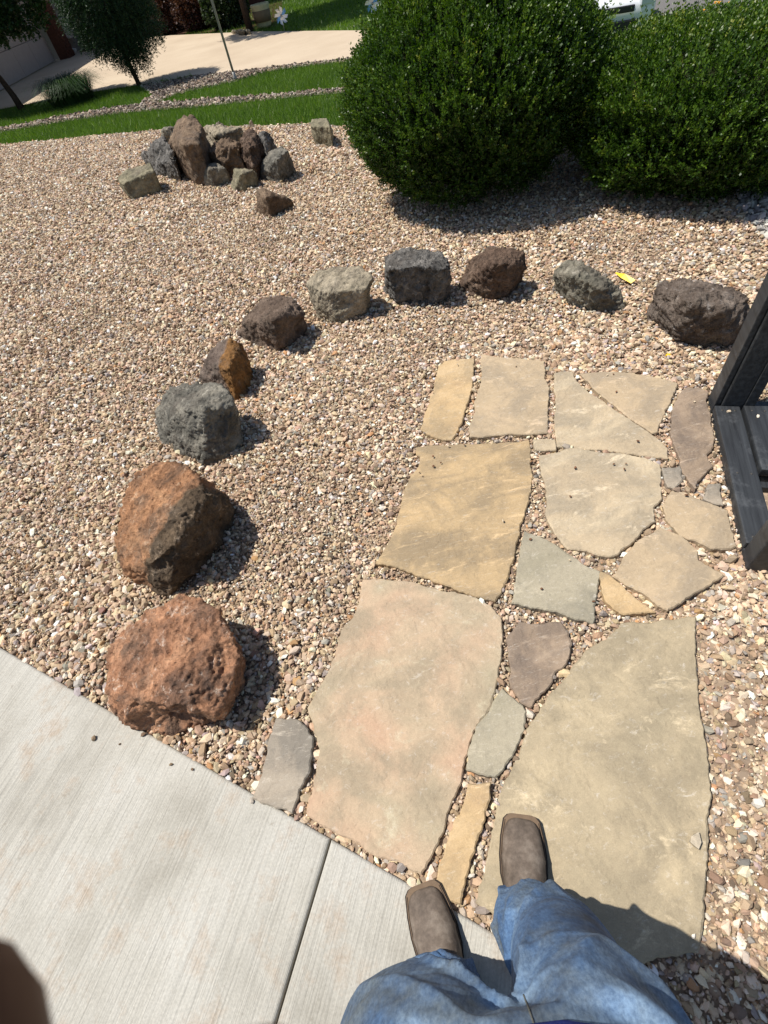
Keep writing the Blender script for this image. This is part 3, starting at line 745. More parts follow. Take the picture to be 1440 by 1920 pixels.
boulder('boulder', 'low grey green boulder stretched beside the yellow plastic scrap', 'boulder',
    [(520,168,.14),(600,176,.17),(650,205,.17),(720,238,.15),(772,290,.1),(560,230,.18),(690,290,.15),(483,290,0),(560,330,0),(650,377,0),(720,394,0),(788,386,0),(485,220,.08)], c4, k4, M_GGR, 0.007, 0.95, 0.4, 3, ARC, seed=71.0)
boulder('boulder', 'long dark brown boulder in front of the black post', 'boulder',
    [(925,300,.13),(962,253,.18),(1060,248,.22),(1160,266,.24),(1280,292,.22),(1355,330,.2),(1100,345,.25),(1250,390,.22),(885,410,0),(980,467,0),(1080,497,0),(1180,527,0),(1270,550,0),(1395,520,0)], c4, k4, M_LNG, 0.007, 0.7, 0.6, 4, ARC, seed=81.0)
cc, kc = (200, 190), 3.1304
PILE = 'rocks of the far pile at the lawn edge'
pile = [
 ('stone_block', 'pale flat topped stone block lying left of the rock pile', [(60,450,.17),(100,410,.2),(255,360,.22),(278,405,.2),(150,452,.17),(90,486,.15),(80,492,.06),(155,580,0),(295,526,0),(302,470,.02)], M_BLK, .5, 0, 1),
 ('boulder', 'dark lumpy boulder at the left end of the rock pile', [(245,262,.22),(340,203,.34),(372,260,.3),(395,350,.2),(217,312,.1),(230,345,0),(285,440,0),(360,440,0),(432,430,0)], M_LAV, .6, .25, 3),
 ('boulder', 'tall rounded brown boulder standing highest in the rock pile', [(425,100,.44),(490,86,.47),(535,105,.45),(562,150,.42),(600,240,.28),(358,270,.24),(395,190,.38),(440,250,.38),(540,250,.36),(420,397,0),(480,422,0),(530,402,0),(585,335,0),(372,330,.12)], M_RUS, .38, .2, 9),
 ('boulder', 'light grey rock behind the tall rounded boulder', [(322,170,.22),(370,147,.27),(412,155,.26),(320,215,0),(410,222,0),(370,225,0)], M_GGR, .6, 0, 2),
 ('boulder', 'grey brown boulder at the back of the rock pile', [(575,152,.23),(640,140,.27),(700,148,.3),(787,150,.28),(640,200,.27),(570,250,0),(680,268,0),(795,255,0)], M_PAL, .7, .2, 2),
 ('boulder', 'rough grey boulder with reddish top in the middle of the pile', [(640,250,.27),(700,203,.33),(752,210,.32),(778,268,.26),(553,300,.18),(660,300,.24),(550,352,0),(640,390,0),(772,400,0)], M_RUS, .9, .5, 2),
 ('boulder', 'small rounded grey boulder in front of the pile', [(530,375,.12),(570,353,.15),(650,363,.17),(702,388,.14),(600,400,.16),(525,462,0),(580,492,0),(660,490,0),(720,452,0)], M_GGR, .5, .2, 5),
 ('boulder', 'smallest pale green notched rock in front of the pile', [(750,390,.16),(800,408,.12),(862,400,.14),(780,430,.14),(727,502,0),(752,528,0),(850,497,0),(890,457,0)], M_BLK, .8, .2, 2),
 ('boulder', 'upright brown pitted boulder in the right half of the pile', [(798,222,.27),(830,178,.33),(882,186,.32),(903,260,.24),(830,280,.28),(770,372,0),(820,403,0),(892,403,0)], M_LBR, .8, .7, 2),
 ('boulder', 'black pointed boulder at the back right of the pile', [(893,196,.29),(922,176,.32),(962,220,.24),(998,266,.11),(930,260,.25),(888,332,0),(930,345,0),(1003,292,0)], M_LAV, .8, .5, 2),
 ('boulder', 'grey wedge shaped boulder at the right end of the pile', [(950,300,.19),(1022,260,.24),(1062,286,.22),(1100,362,.08),(905,362,.12),(1000,340,.2),(886,452,0),(950,458,0),(1050,424,0),(1112,408,0)], M_GRY, .7, .4, 3),
 ('boulder', 'lone brown wedge rock lying in front of the pile', [(878,513,.18),(912,506,.19),(960,530,.17),(1022,555,.12),(1098,580,.05),(930,560,.17),(873,652,0),(920,664,0),(990,648,0),(1100,612,0)], M_RUS, .6, .2, 3),
 ('stone_block', 'pale flat topped stone block alone beside the left shrub', [(1203,110,.19),(1290,98,.22),(1312,150,.19),(1198,148,.17),(1210,200,.06),(1225,248,0),(1332,218,0),(1328,180,.05)], M_BLK, .45, 0, 1),
 ('stone', 'small grey stone on the lawn edge behind the pile', [(640,128,.06),(655,112,.1),(675,130,.06),(638,150,0),(678,152,0)], M_GGR, .5, 0, 2),
 ('stone', 'small upright stone on the lawn edge right of the pile', [(835,120,.07),(848,105,.1),(858,120,.07),(832,150,0),(862,152,0)], M_PAL, .5, 0, 2),
]
for nm, lb, pts, mt, rg, pt, sm in pile:
    boulder(nm, lb, 'boulder' if nm == 'boulder' else 'stone', pts, cc, kc, mt, 0.009 if nm != 'stone' else 0.006, rg * 0.8, pt, sm * 4 if nm == 'boulder' else 1, PILE if nm == 'boulder' else None, zs=1.04, under=0.9)

# loose pebbles lying on the slabs
def loose(px, py, z, size, col, label, group=None, name='pebble'):
    src = random.choice(list(PEBS.objects)).data.copy(); src.materials.clear()
    V = np.empty(len(src.vertices) * 3, np.float32); src.vertices.foreach_get('co', V); src.vertices.foreach_set('co', V * size); src.update()
    p = G(px, py, z)
    o = link(name, src, mat_cache(col)); o.location = (p[0], p[1], z + size * 0.2); o.rotation_euler = (random.uniform(-.2, .2), random.uniform(-.2, .2), random.uniform(0, 6))
    return tag(o, label, 'pebble', group)
_mc = {}
def mat_cache(c):
    if c not in _mc: _mc[c] = mat_plain('loose_pebble_%d' % len(_mc), srgb(*c), 0.85, 0.2, 0.2, 120, 0.3)
    return _mc[c]
for x, y in [(337,83),(545,90),(278,432),(252,445),(250,410),(202,466),(213,480),(755,450),(893,437),(935,435),(930,455),(738,553),(498,638),(305,372),(360,368),(890,118),(1178,215),(978,355),(635,880),(595,705),(735,778),(820,925),(900,180),(868,122),(1150,548)]:
    q = c6([(x, y)])[0]
    loose(q[0], q[1], 0.022, random.uniform(0.009, 0.017), random.choice([(110, 80, 60), (150, 125, 100), (196, 178, 150), (128, 92, 70)]), 'small loose pebble lying on top of a flagstone', 'pebbles lying on the flagstones')
for x, y, s in [(355,412,.024),(450,430,.011),(643,508,.016),(722,525,.014),(540,395,.022),(945,645,.022)]:
    loose(x / 2, 1180 + y / 2, CT, s, random.choice([(130, 112, 90), (170, 160, 146), (112, 92, 74)]), 'stray pebble lying on the concrete near its edge', 'pebbles lying on the concrete')
loose(1302, 1577, 0.022, 0.042, (172, 160, 140), 'grey chip of stone on the right edge of the largest flagstone', name='stone_chip')
loose(1300, 1755, 0.022, 0.014, (214, 206, 192), 'tiny white pebble in the shadow on the largest flagstone')

# ------------------------------------------------------------------ foliage
def leaves_mesh(name, base, direc, length, width, tint, fold=0.25):
    """one pointed, folded leaf (4 corners) at every base point"""
    n = len(base); d = direc / (np.linalg.norm(direc, axis=1)[:, None] + 1e-9)
    r = rng.normal(0, 1, (n, 3)); s = np.cross(d, r); s /= np.linalg.norm(s, axis=1)[:, None] + 1e-9
    u = np.cross(s, d); L = np.asarray(length)[:, None]; Wd = np.asarray(width)[:, None]
    mid = base + d * L * 0.5 + u * Wd * fold
    V = np.stack([base, mid + s * Wd, base + d * L, mid - s * Wd], 1).reshape(-1, 3)
    T = np.arange(n * 4).reshape(-1, 4)
    me = mesh_tris(name, V, T); set_tint(me, np.repeat(tint, 4)); return me

def sprigs(P, D, nodes, sl, ll, lw, tint, spread=0.9, droop=0.0):
    """expand shoot origins P with directions D into opposite leaf pairs"""
    B, DD, L, Wd, Tn = [], [], [], [], []
    D = D / np.linalg.norm(D, axis=1)[:, None]
    for k in range(nodes):
        f = (k + 0.5) / nodes
        c = P + D * (sl * f)[:, None]; c[:, 2] -= droop * f * f * sl
        a = rng.normal(0, 1, P.shape); side = np.cross(D, a); side /= np.linalg.norm(side, axis=1)[:, None] + 1e-9
        for sg in (1, -1):
            B.append(c); DD.append(D * (0.55 + 0.5 * f) + side * sg * spread + rng.normal(0, 0.12, P.shape))
            L.append(ll * rng.uniform(0.75, 1.2, len(P))); Wd.append(lw * rng.uniform(0.8, 1.2, len(P))); Tn.append(np.clip(tint + 0.16 * f + rng.normal(0, 0.1, len(P)), 0, 1))
    return [np.concatenate(q) for q in (B, DD, L, Wd, Tn)]

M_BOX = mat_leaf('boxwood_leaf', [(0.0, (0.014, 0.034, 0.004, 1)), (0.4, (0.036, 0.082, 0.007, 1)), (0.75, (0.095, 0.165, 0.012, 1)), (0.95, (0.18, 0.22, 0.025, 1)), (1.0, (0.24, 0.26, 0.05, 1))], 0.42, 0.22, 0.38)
M_BARK = mat_plain('bark', srgb(70, 58, 48), 0.95, 0.1, 0.35, 30, 0.8)
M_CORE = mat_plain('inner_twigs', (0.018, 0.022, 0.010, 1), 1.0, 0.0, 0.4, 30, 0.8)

def boxwood(label, cx, cy, Rr, h, p, nshoot, low=0.72, tap=0.0, lean=0.0):
    root = empty('clipped_shrub', (cx, cy, 0)); tag(root, label, 'shrub', 'clipped evergreen shrubs')
    n = nshoot
    d = rng.normal(0, 1, (n * 2, 3)); d /= np.linalg.norm(d, axis=1)[:, None]; d = d[d[:, 2] > -0.8][:n]; n = len(d)
    rho = np.hypot(d[:, 0], d[:, 1]); k = (rho ** p + np.abs(d[:, 2]) ** p) ** (-1 / p)
    lump = np.array([noise.noise((q[0] * 3.1 + cx, q[1] * 3.1, q[2] * 3.1)) for q in d]) * 0.10 + np.array([noise.noise((q[0] * 9 + cx, q[1] * 9, q[2] * 9)) for q in d]) * 0.06 + np.array([noise.noise((q[0] * 21 + cx, q[1] * 21, q[2] * 15)) for q in d]) * 0.05
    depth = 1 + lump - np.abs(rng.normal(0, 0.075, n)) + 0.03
    zc = h * 0.5
    P = np.stack([d[:, 0] * k * Rr * depth, d[:, 1] * k * Rr * depth, d[:, 2] * k * zc * depth + zc], -1)
    taper = np.where(P[:, 2] < zc, low + (1 - low) * np.clip(P[:, 2] / zc, 0, 1) ** 0.8, 1.0); taper = taper * (1 - tap * np.clip((P[:, 2] - zc) / zc, 0, 1) ** 1.4); P[:, :2] *= taper[:, None]
    P[:, 0] += lean * np.clip(P[:, 2] / h, 0, 1) ** 2; ok = P[:, 2] > 0.03; P, d, depth = P[ok], d[ok], depth[ok]
    D = d * 0.75 + np.array([0, 0, 0.85]) + rng.normal(0, 0.28, P.shape)
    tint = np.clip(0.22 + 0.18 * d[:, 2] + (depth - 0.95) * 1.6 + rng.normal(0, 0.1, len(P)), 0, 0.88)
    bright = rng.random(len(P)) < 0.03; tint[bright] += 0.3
    sl_ = rng.uniform(0.045, 0.09, len(P)); sl_[rng.random(len(P)) < 0.07] *= 2.3
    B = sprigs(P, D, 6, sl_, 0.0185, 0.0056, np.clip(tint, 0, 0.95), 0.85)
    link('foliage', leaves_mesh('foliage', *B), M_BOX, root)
    # dense twiggy inside
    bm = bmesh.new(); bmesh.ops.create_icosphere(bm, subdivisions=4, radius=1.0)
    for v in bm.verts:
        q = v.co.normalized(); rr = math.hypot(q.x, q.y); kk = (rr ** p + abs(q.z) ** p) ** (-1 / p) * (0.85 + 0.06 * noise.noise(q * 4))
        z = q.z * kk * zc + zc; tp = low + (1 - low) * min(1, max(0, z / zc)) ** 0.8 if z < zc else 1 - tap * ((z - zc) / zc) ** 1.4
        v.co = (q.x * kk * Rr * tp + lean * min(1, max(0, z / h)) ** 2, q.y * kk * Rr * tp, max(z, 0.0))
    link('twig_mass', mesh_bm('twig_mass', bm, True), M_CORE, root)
    for i in range(5):
        a = i * 1.26 + 0.3; b = np.array((math.cos(a) * 0.12, math.sin(a) * 0.12, -0.02)); e = np.array((math.cos(a) * Rr * 0.7, math.sin(a) * Rr * 0.7, h * 0.75))
        tube('stem', [b, b * 0.6 + e * 0.4 + np.array((0, 0, 0.06)), e], [0.022, 0.016, 0.008], M_BARK, root, 7)
    return root
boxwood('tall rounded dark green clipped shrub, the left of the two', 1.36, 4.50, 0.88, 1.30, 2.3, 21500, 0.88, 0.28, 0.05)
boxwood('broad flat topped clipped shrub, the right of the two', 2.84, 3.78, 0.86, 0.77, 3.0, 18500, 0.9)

# lawn blades
def grass(name, X, Y, hgt, wid, lean, label, tint0=0.45):
    n = len(X); Z = ground_z(X, Y) - 0.022
    a = rng.uniform(0, 6.283, n); H = hgt * rng.uniform(0.5, 1.3, n); w = wid * rng.uniform(0.7, 1.3, n)
    lx, ly = rng.normal(0, lean, n) * H, rng.normal(0, lean, n) * H
    B = np.stack([X, Y, Z], -1); S = np.stack([np.cos(a) * w, np.sin(a) * w, np.zeros(n)], -1)
    Tp = B + np.stack([lx, ly, H], -1)
    V = np.stack([B - S, B + S, Tp], 1).reshape(-1, 3)
    pat = np.array([noise.noise((x * 0.9, y * 0.9, 4.0)) for x, y in zip(X, Y)])
    tint = np.clip(tint0 + 0.22 * pat + rng.normal(0, 0.13, n), 0, 0.9); tint[rng.random(n) < 0.012] = 1.0
    me = mesh_tris(name, V, np.arange(n * 3).reshape(-1, 3)); set_tint(me, np.repeat(tint, 3))
    return tag(link(name, me, M_GRASS), label, 'grass', kind='stuff')
X, Y = jitter_points(-10.5, 4.6, 6.6, 17.5, 0.019)
k = ~in_poly(X, Y, GRAVEL_POLY) & ~in_poly(X, Y, DRIVE) & ~in_poly(X, Y, ST1) & ~in_poly(X, Y, ST2)
q = project(np.stack([X, Y, np.zeros_like(X)], -1)); k &= (q[:, 0] > -150) & (q[:, 0] < 900) & (q[:, 1] > 60)
k &= rng.random(len(X)) < np.clip(1.5 - np.hypot(X, Y) * 0.06, 0.4, 1)
grass('lawn_grass', X[k], Y[k], 0.062, 0.0042, 0.4, 'short green lawn grass between the gravel bed and the driveway'); print('grass', k.sum())
X, Y = jitter_points(-2.5, 16, 8, 32, 0.05)
k = ~in_poly(X, Y, DRIVE) & ~in_poly(X, Y, GRAVEL_POLY) & (Y > 10) & ((Y - 13.0) > -0.2 * (X - 2))
k &= ~((X > 7) & (Y < 30) & (ground_z(X, Y) < -1.2))
grass('far_lawn_grass', X[k], Y[k], 0.075, 0.011, 0.5, 'sunlit green lawn beyond the driveway'); print('grass2', k.sum())

# ornamental grass clump
p0 = G(140, 192)
n = 2200; a = rng.uniform(0, 6.283, n); b0 = np.stack([np.cos(a), np.sin(a), np.zeros(n)], -1)
ro = rng.uniform(0, 0.45, n)[:, None]; reach = rng.uniform(0.1, 0.6, n)[:, None]; hh = rng.uniform(0.28, 0.6, n)[:, None]
seg = []
for f in (0.0, 0.4, 0.75, 1.0):
    c = b0 * (ro + reach * f ** 1.5) ; c[:, 2] = (hh[:, 0] * (2.3 * f - 1.75 * f * f)) 
    w = 0.006 * (1 - f * 0.85); s = np.stack([-np.sin(a), np.cos(a), np.zeros(n)], -1) * w
    seg += [c - s, c + s]
V = np.stack(seg, 1).reshape(-1, 3); idx = np.arange(n)[:, None] * 8
T = np.concatenate([idx + np.array([[0, 1, 3, 2]]) + 2 * i for i in range(3)])
me = mesh_tris('ornamental_grass', V, T); set_tint(me, np.repeat(np.clip(rng.normal(0.22, 0.13, n), 0, 0.8), 8))
M_ORN = mat_leaf('ornamental_blade', [(0.0, (0.02, 0.05, 0.014, 1)), (0.6, (0.04, 0.085, 0.024, 1)), (1.0, (0.12, 0.14, 0.05, 1))], 0.5, 0.25)
o = link('ornamental_grass', me, M_ORN); o.location = (p0[0], p0[1], 0); tag(o, 'dark green arching ornamental grass clump beside the driveway', 'plant')

# trees
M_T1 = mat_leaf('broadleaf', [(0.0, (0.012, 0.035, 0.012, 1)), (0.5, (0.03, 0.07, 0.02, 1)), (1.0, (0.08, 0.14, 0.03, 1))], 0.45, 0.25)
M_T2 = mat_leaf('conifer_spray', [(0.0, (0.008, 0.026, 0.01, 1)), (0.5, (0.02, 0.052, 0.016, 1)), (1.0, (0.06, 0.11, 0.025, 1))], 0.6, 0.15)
def crown(root, blobs, nsh, mat, ll, lw, sl, out=0.7, up=0.3, droop=0.0, shell=0.16, nodes=5):
    Ps, Ds, Ts = [], [], []
    vol = np.array([b[3] * b[4] for b in blobs]); cnt = (vol / vol.sum() * nsh).astype(int)
    for (bx, by, bz, br, bh), n in zip(blobs, cnt):
        d = rng.normal(0, 1, (n, 3)); d /= np.linalg.norm(d, axis=1)[:, None]
        r = np.clip(1 - np.abs(rng.normal(0, shell, n)), 0.2, 1)
        r *= 1 + 0.16 * np.array([noise.noise((q[0] * 2.6 + bx, q[1] * 2.6 + by, q[2] * 2.6)) for q in d])
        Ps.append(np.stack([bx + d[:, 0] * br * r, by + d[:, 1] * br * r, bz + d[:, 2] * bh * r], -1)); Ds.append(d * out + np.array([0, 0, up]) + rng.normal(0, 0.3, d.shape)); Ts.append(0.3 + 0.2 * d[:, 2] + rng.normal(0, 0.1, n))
    P, D, T = np.concatenate(Ps), np.concatenate(Ds), np.concatenate(Ts)
    B = sprigs(P, D, nodes, rng.uniform(0.7, 1.3, len(P)) * sl, ll, lw, np.clip(T, 0, 0.85), 0.8, droop)
    return link('crown', leaves_mesh('crown', *B), mat, root)
# left tree, several stems
b = G(40, 205); root = empty('young_tree', (b[0], b[1], -0.02)); tag(root, 'young tree with dark forked stems at the far left of the lawn', 'tree')
fork = np.array((-0.12, 0.0, 0.75))
tr = tube('trunk', [(0.02, 0, -0.05), (0.0, 0, 0.25), (-0.06, 0, 0.55), fork], [0.085, 0.065, 0.055, 0.05], M_BARK, root, 9)
for e, rr in (((-0.55, 0.1, 1.6), .04), ((-0.05, 0.2, 1.9), .035), ((0.25, -0.1, 1.7), .03)):
    tube('limb', [fork - (0, 0, 0.12), fork * 0.4 + np.array(e) * 0.6 - np.array((0, 0, 0.1)), e], [rr, rr * 0.75, rr * 0.4], M_BARK, root, 7)
tube('limb', [(0.05, 0.02, 0.05), (-0.1, 0.06, 0.5), (-0.42, 0.1, 1.15), (-0.6, 0, 1.6)], [0.04, 0.036, 0.03, 0.015], M_BARK, root, 7)
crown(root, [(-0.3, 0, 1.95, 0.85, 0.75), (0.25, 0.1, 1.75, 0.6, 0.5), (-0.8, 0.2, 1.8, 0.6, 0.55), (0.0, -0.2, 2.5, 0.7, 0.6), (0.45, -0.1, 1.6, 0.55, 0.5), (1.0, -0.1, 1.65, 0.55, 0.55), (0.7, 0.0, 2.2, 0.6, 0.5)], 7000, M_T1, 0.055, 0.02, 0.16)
# dense small conifer
b = G(262, 160); root = empty('conifer_tree', (b[0], b[1], -0.02)); tag(root, 'dense dark conifer on a thin trunk in front of the driveway', 'tree')
tube('trunk', [(0, 0, -0.05), (-0.03, 0, 0.4), (-0.05, 0, 1.2), (-0.05, 0, 2.6)], [0.05, 0.045, 0.04, 0.01], M_BARK, root, 9)
for i in range(9):
    a = i * 0.7; tube('limb', [(-0.03, 0, 0.38 + i * .05), (math.cos(a) * 0.3, math.sin(a) * 0.3, 0.6 + i * .05), (math.cos(a) * 0.7, math.sin(a) * 0.7, 0.75 + i * .08)], [0.016, 0.012, 0.004], M_BARK, root, 6)
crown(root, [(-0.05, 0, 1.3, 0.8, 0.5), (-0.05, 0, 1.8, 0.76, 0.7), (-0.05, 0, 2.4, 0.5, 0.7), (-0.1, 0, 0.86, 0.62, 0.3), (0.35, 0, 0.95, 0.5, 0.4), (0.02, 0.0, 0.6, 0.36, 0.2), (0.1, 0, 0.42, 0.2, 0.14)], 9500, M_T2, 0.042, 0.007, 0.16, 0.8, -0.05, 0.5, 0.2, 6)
# tree shading the far lawn, seen by its trunk
b = G(470, 59); root = empty('shade_tree', (b[0], b[1], -0.02)); tag(root, 'dark slim tree trunk beside the cream planter across the driveway', 'tree')
tube('trunk', [(0, 0, -0.05), (-0.02, 0, 1.0), (0.0, 0, 2.4), (0.1, 0, 4.5)], [0.10, 0.08, 0.07, 0.02], M_BARK, root, 9)
for e in ((1.1, 0.3, 3.6), (-1.0, 0.4, 3.7), (0.3, -1.0, 3.9), (0.2, 1.1, 4.2)):
    tube('limb', [(0, 0, 2.2), (e[0] * .5, e[1] * .5, 3.0), e], [0.05, 0.035, 0.012], M_BARK, root, 7)
crown(root, [(0.1, 0, 4.2, 1.7, 1.3), (1.2, 0.6, 3.9, 1.2, 0.9), (-1.2, 0.2, 4.0, 1.2, 0.9), (0.3, 1.6, 4.2, 1.4, 1.0), (1.6, 2.2, 4.4, 1.4, 1.0)], 6000, M_T1, 0.09, 0.035, 0.3)

# ------------------------------------------------------------------ the house across the driveway
M_STUC = mat_plain('stucco', srgb(150, 140, 132), 0.95, 0.1, 0.06, 30, 0.4)
M_DOOR = mat_plain('garage_door_paint', srgb(158, 148, 142), 0.7, 0.2, 0.05, 10, 0.1)
M_BRICK = mat_plain('brick_dark', srgb(84, 56, 46), 0.95, 0.1, 0.25, 14, 0.8)
M_WHITE = mat_plain('white_trim', srgb(196, 192, 186), 0.6, 0.3, 0.05, 10, 0.05)
M_ROOF = mat_plain('roof_shingle', srgb(92, 84, 78), 0.95, 0.1, 0.25, 25, 0.8)
g0, g1 = np.array((-7.34, 18.49)), np.array((-6.83, 24.29))
hrz = math.atan2(g1[1] - g0[1], g1[0] - g0[0]) - math.pi / 2
house = empty('house', (g0[0], g0[1], 0), hrz)
tag(house, 'beige house with a wide garage door and dark brick pillar, in its own shade', 'house')
box('wall', (-0.45, -5.0, 1.4), (0.5, 3.2, 2.84), M_STUC, house)
box('wall', (-0.45, 1.3, 2.66), (0.5, 9.4, 0.32), M_STUC, house)
gd = empty('garage_door'); gd.parent = house
for r_ in range(4):
    for c_ in range(7):
        box('panel', (-0.31 , -3.0 + c_ * 1.26, 0.33 + r_ * 0.63), (0.05, 1.248, 0.618), M_DOOR, gd, bevel=0.006)
box('door_backing', (-0.37, 0.9, 1.26), (0.06, 9.2, 2.5), M_DOOR, gd)
pil = box('pillar', (0.02, 5.72, 1.42), (0.34, 0.62, 2.88), M_BRICK, house, bevel=0.008)
for r_ in range(36):                                              # brick courses on the pillar
    for c_ in range(2):
        off = 0.11 if r_ % 2 else 0.0
        box('brick', (0.178, -0.17 + off + c_ * 0.23, -1.40 + r_ * 0.08), (0.03, 0.215, 0.07), M_BRICK, pil)
box('wall', (-0.35, 7.9, 1.42), (0.5, 3.7, 2.88), M_STUC, house)
dsp = empty('downspout'); dsp.parent = house
bm = bmesh.new(); box_bm(bm, -0.04, 6.28, 1.45, 0.08, 0.1, 2.7, None, 0.01); box_bm(bm, 0.06, 6.28, 0.12, 0.3, 0.1, 0.09, Euler((0, 0.3, 0)).to_matrix(), 0.01)
link('pipe', mesh_bm('pipe', bm), M_WHITE, dsp)
ub = box('utility_box', (0.02, 6.85, 0.62), (0.2, 0.36, 0.5), M_WHITE, house, bevel=0.015)
box('cover', (0.11, 0, 0.02), (0.02, 0.3, 0.4), M_WHITE, ub, bevel=0.006)
# garage roof with eave
bm = bmesh.new()
vv = [bm.verts.new(v) for v in ((0.2, -7.4, 2.68), (0.2, 10.2, 2.68), (-5.0, 10.2, 4.3), (-5.0, -7.4, 4.3), (0.2, -7.4, 2.80), (0.2, 10.2, 2.80), (-5.0, 10.2, 4.42), (-5.0, -7.4, 4.42))]
for f in ((3, 2, 1, 0), (4, 5, 6, 7), (0, 1, 5, 4), (1, 2, 6, 5), (2, 3, 7, 6), (3, 0, 4, 7)): bm.faces.new([vv[i] for i in f])
rf = link('roof', mesh_bm('roof', bm), M_ROOF, house)
box('gutter', (0.27, 1.4, 2.74), (0.13, 17.5, 0.12), M_WHITE, rf, bevel=0.02)
# entrance wing facing the camera
box('brick_wall', (3.35, 8.6, 1.4), (7.0, 0.3, 2.84), M_BRICK, house, (0, 0, 0.0))
for cx_ in (1.6, 4.6):
    w_ = box('window', (cx_, 8.43, 1.55), (1.2, 0.06, 1.2), M_WHITE, house, bevel=0.01)
    box('pane', (0, -0.03, 0), (1.06, 0.03, 1.06), mat_plain('window_glass', (0.02, 0.025, 0.03, 1), 0.08, 0.6, 0.05, 4, 0), w_)
bm = bmesh.new()
vv = [bm.verts.new(v) for v in ((-0.4, 7.9, 2.8), (7.3, 7.9, 2.8), (7.3, 12.5, 4.6), (-0.4, 12.5, 4.6), (-0.4, 7.9, 2.96), (7.3, 7.9, 2.96), (7.3, 12.5, 4.76), (-0.4, 12.5, 4.76))]
for f in ((3, 2, 1, 0), (4, 5, 6, 7), (0, 1, 5, 4), (1, 2, 6, 5), (2, 3, 7, 6), (3, 0, 4, 7)): bm.faces.new([vv[i] for i in f])
link('roof', mesh_bm('roof', bm), M_ROOF, house)
# planting bed in front of the entrance wing
t = NT('mulch', 1.0, 0.05); t.base(t.ramp(t.noise(30, 6, 0.7), [(0.3, srgb(48, 34, 28)), (0.7, srgb(92, 66, 54))])); t.bump(t.noise(60, 5), 0.9, 0.03)
sheet('planting_bed', [np.array(p) for p in ((-6.6, 24.9), (-3.57, 24.2), (-1.6, 21.0), (-0.2, 19.1), (0.3, 18.6), (0.6, 21.5), (0.9, 26.6), (-6.6, 26.6))], t.m, 0.008)
M_DK = mat_leaf('bed_shrub_leaf', [(0.0, (0.014, 0.03, 0.012, 1)), (0.6, (0.03, 0.055, 0.018, 1)), (1.0, (0.09, 0.07, 0.03, 1))], 0.5, 0.2)
M_RD = mat_leaf('barberry_leaf', [(0.0, (0.025, 0.012, 0.01, 1)), (0.6, (0.07, 0.025, 0.018, 1)), (1.0, (0.13, 0.06, 0.03, 1))], 0.5, 0.2)
for i, (x, y, r_, h_, mt, lb) in enumerate([(-4.6, 25.2, .8, .7, M_DK, 'round dark shrub beside the house corner in shade'), (-2.9, 24.0, .75, .6, M_RD, 'dark red leaved shrub left of the lamp pole in shade'),
        (-1.9, 22.6, .7, .55, M_RD, 'dark red leaved shrub right of the lamp pole in shade'), (-1.0, 21.0, .6, .5, M_DK, 'low dark green shrub behind the cream planter')]):
    rt = empty('bed_shrub', (x, y, 0)); tag(rt, lb, 'shrub', 'shrubs in the shaded house bed')
    crown(rt, [(0, 0, h_, r_, h_)], 1100, mt, 0.07, 0.026, 0.14)
    tube('stem', [(0, 0, -0.02), (0.03, 0, h_ * .5), (0.1, 0.05, h_)], [0.03, 0.022, 0.01], M_BARK, rt, 6)
# cream planter and white stones
p0 = G(477, 58); rt = empty('planter', (p0[0] + 0.3, p0[1] + 0.2, 0)); tag(rt, 'round cream planter with a darker band at the driveway edge', 'planter')
M_CRM = mat_plain('planter_cream', srgb(190, 182, 140), 0.7, 0.3, 0.08, 12, 0.2); M_BND = mat_plain('planter_band', srgb(120, 104, 78), 0.8, 0.2, 0.1, 12, 0.2)
lathe('pot', [(0.16, 0), (0.2, 0.05), (0.225, 0.3), (0.25, 0.42), (0.25, 0.46), (0.2, 0.46), (0.19, 0.4)], M_CRM, rt)
lathe('band', [(0.214, 0.12), (0.232, 0.12), (0.246, 0.34), (0.228, 0.34)], M_BND, rt)
for i, (x, y, s_) in enumerate([(452, 60, .2), (463, 60, .17), (440, 61, .12)]):
    boulder('edging_stone', ['left white edging stone beside the dark trunk', 'right white edging stone beside the dark trunk', 'smallest white edging stone at the driveway edge'][i], 'stone',
        [(x - 6, y - 3, s_ * .5), (x, y - 5, s_ * .6), (x + 6, y - 3, s_ * .5), (x - 7, y, 0), (x + 7, y, 0), (x, y + 1, 0)], (0, 0), 1, M_PAL, 0.02, 0.4, 0, 2, 'white stones edging the house bed')
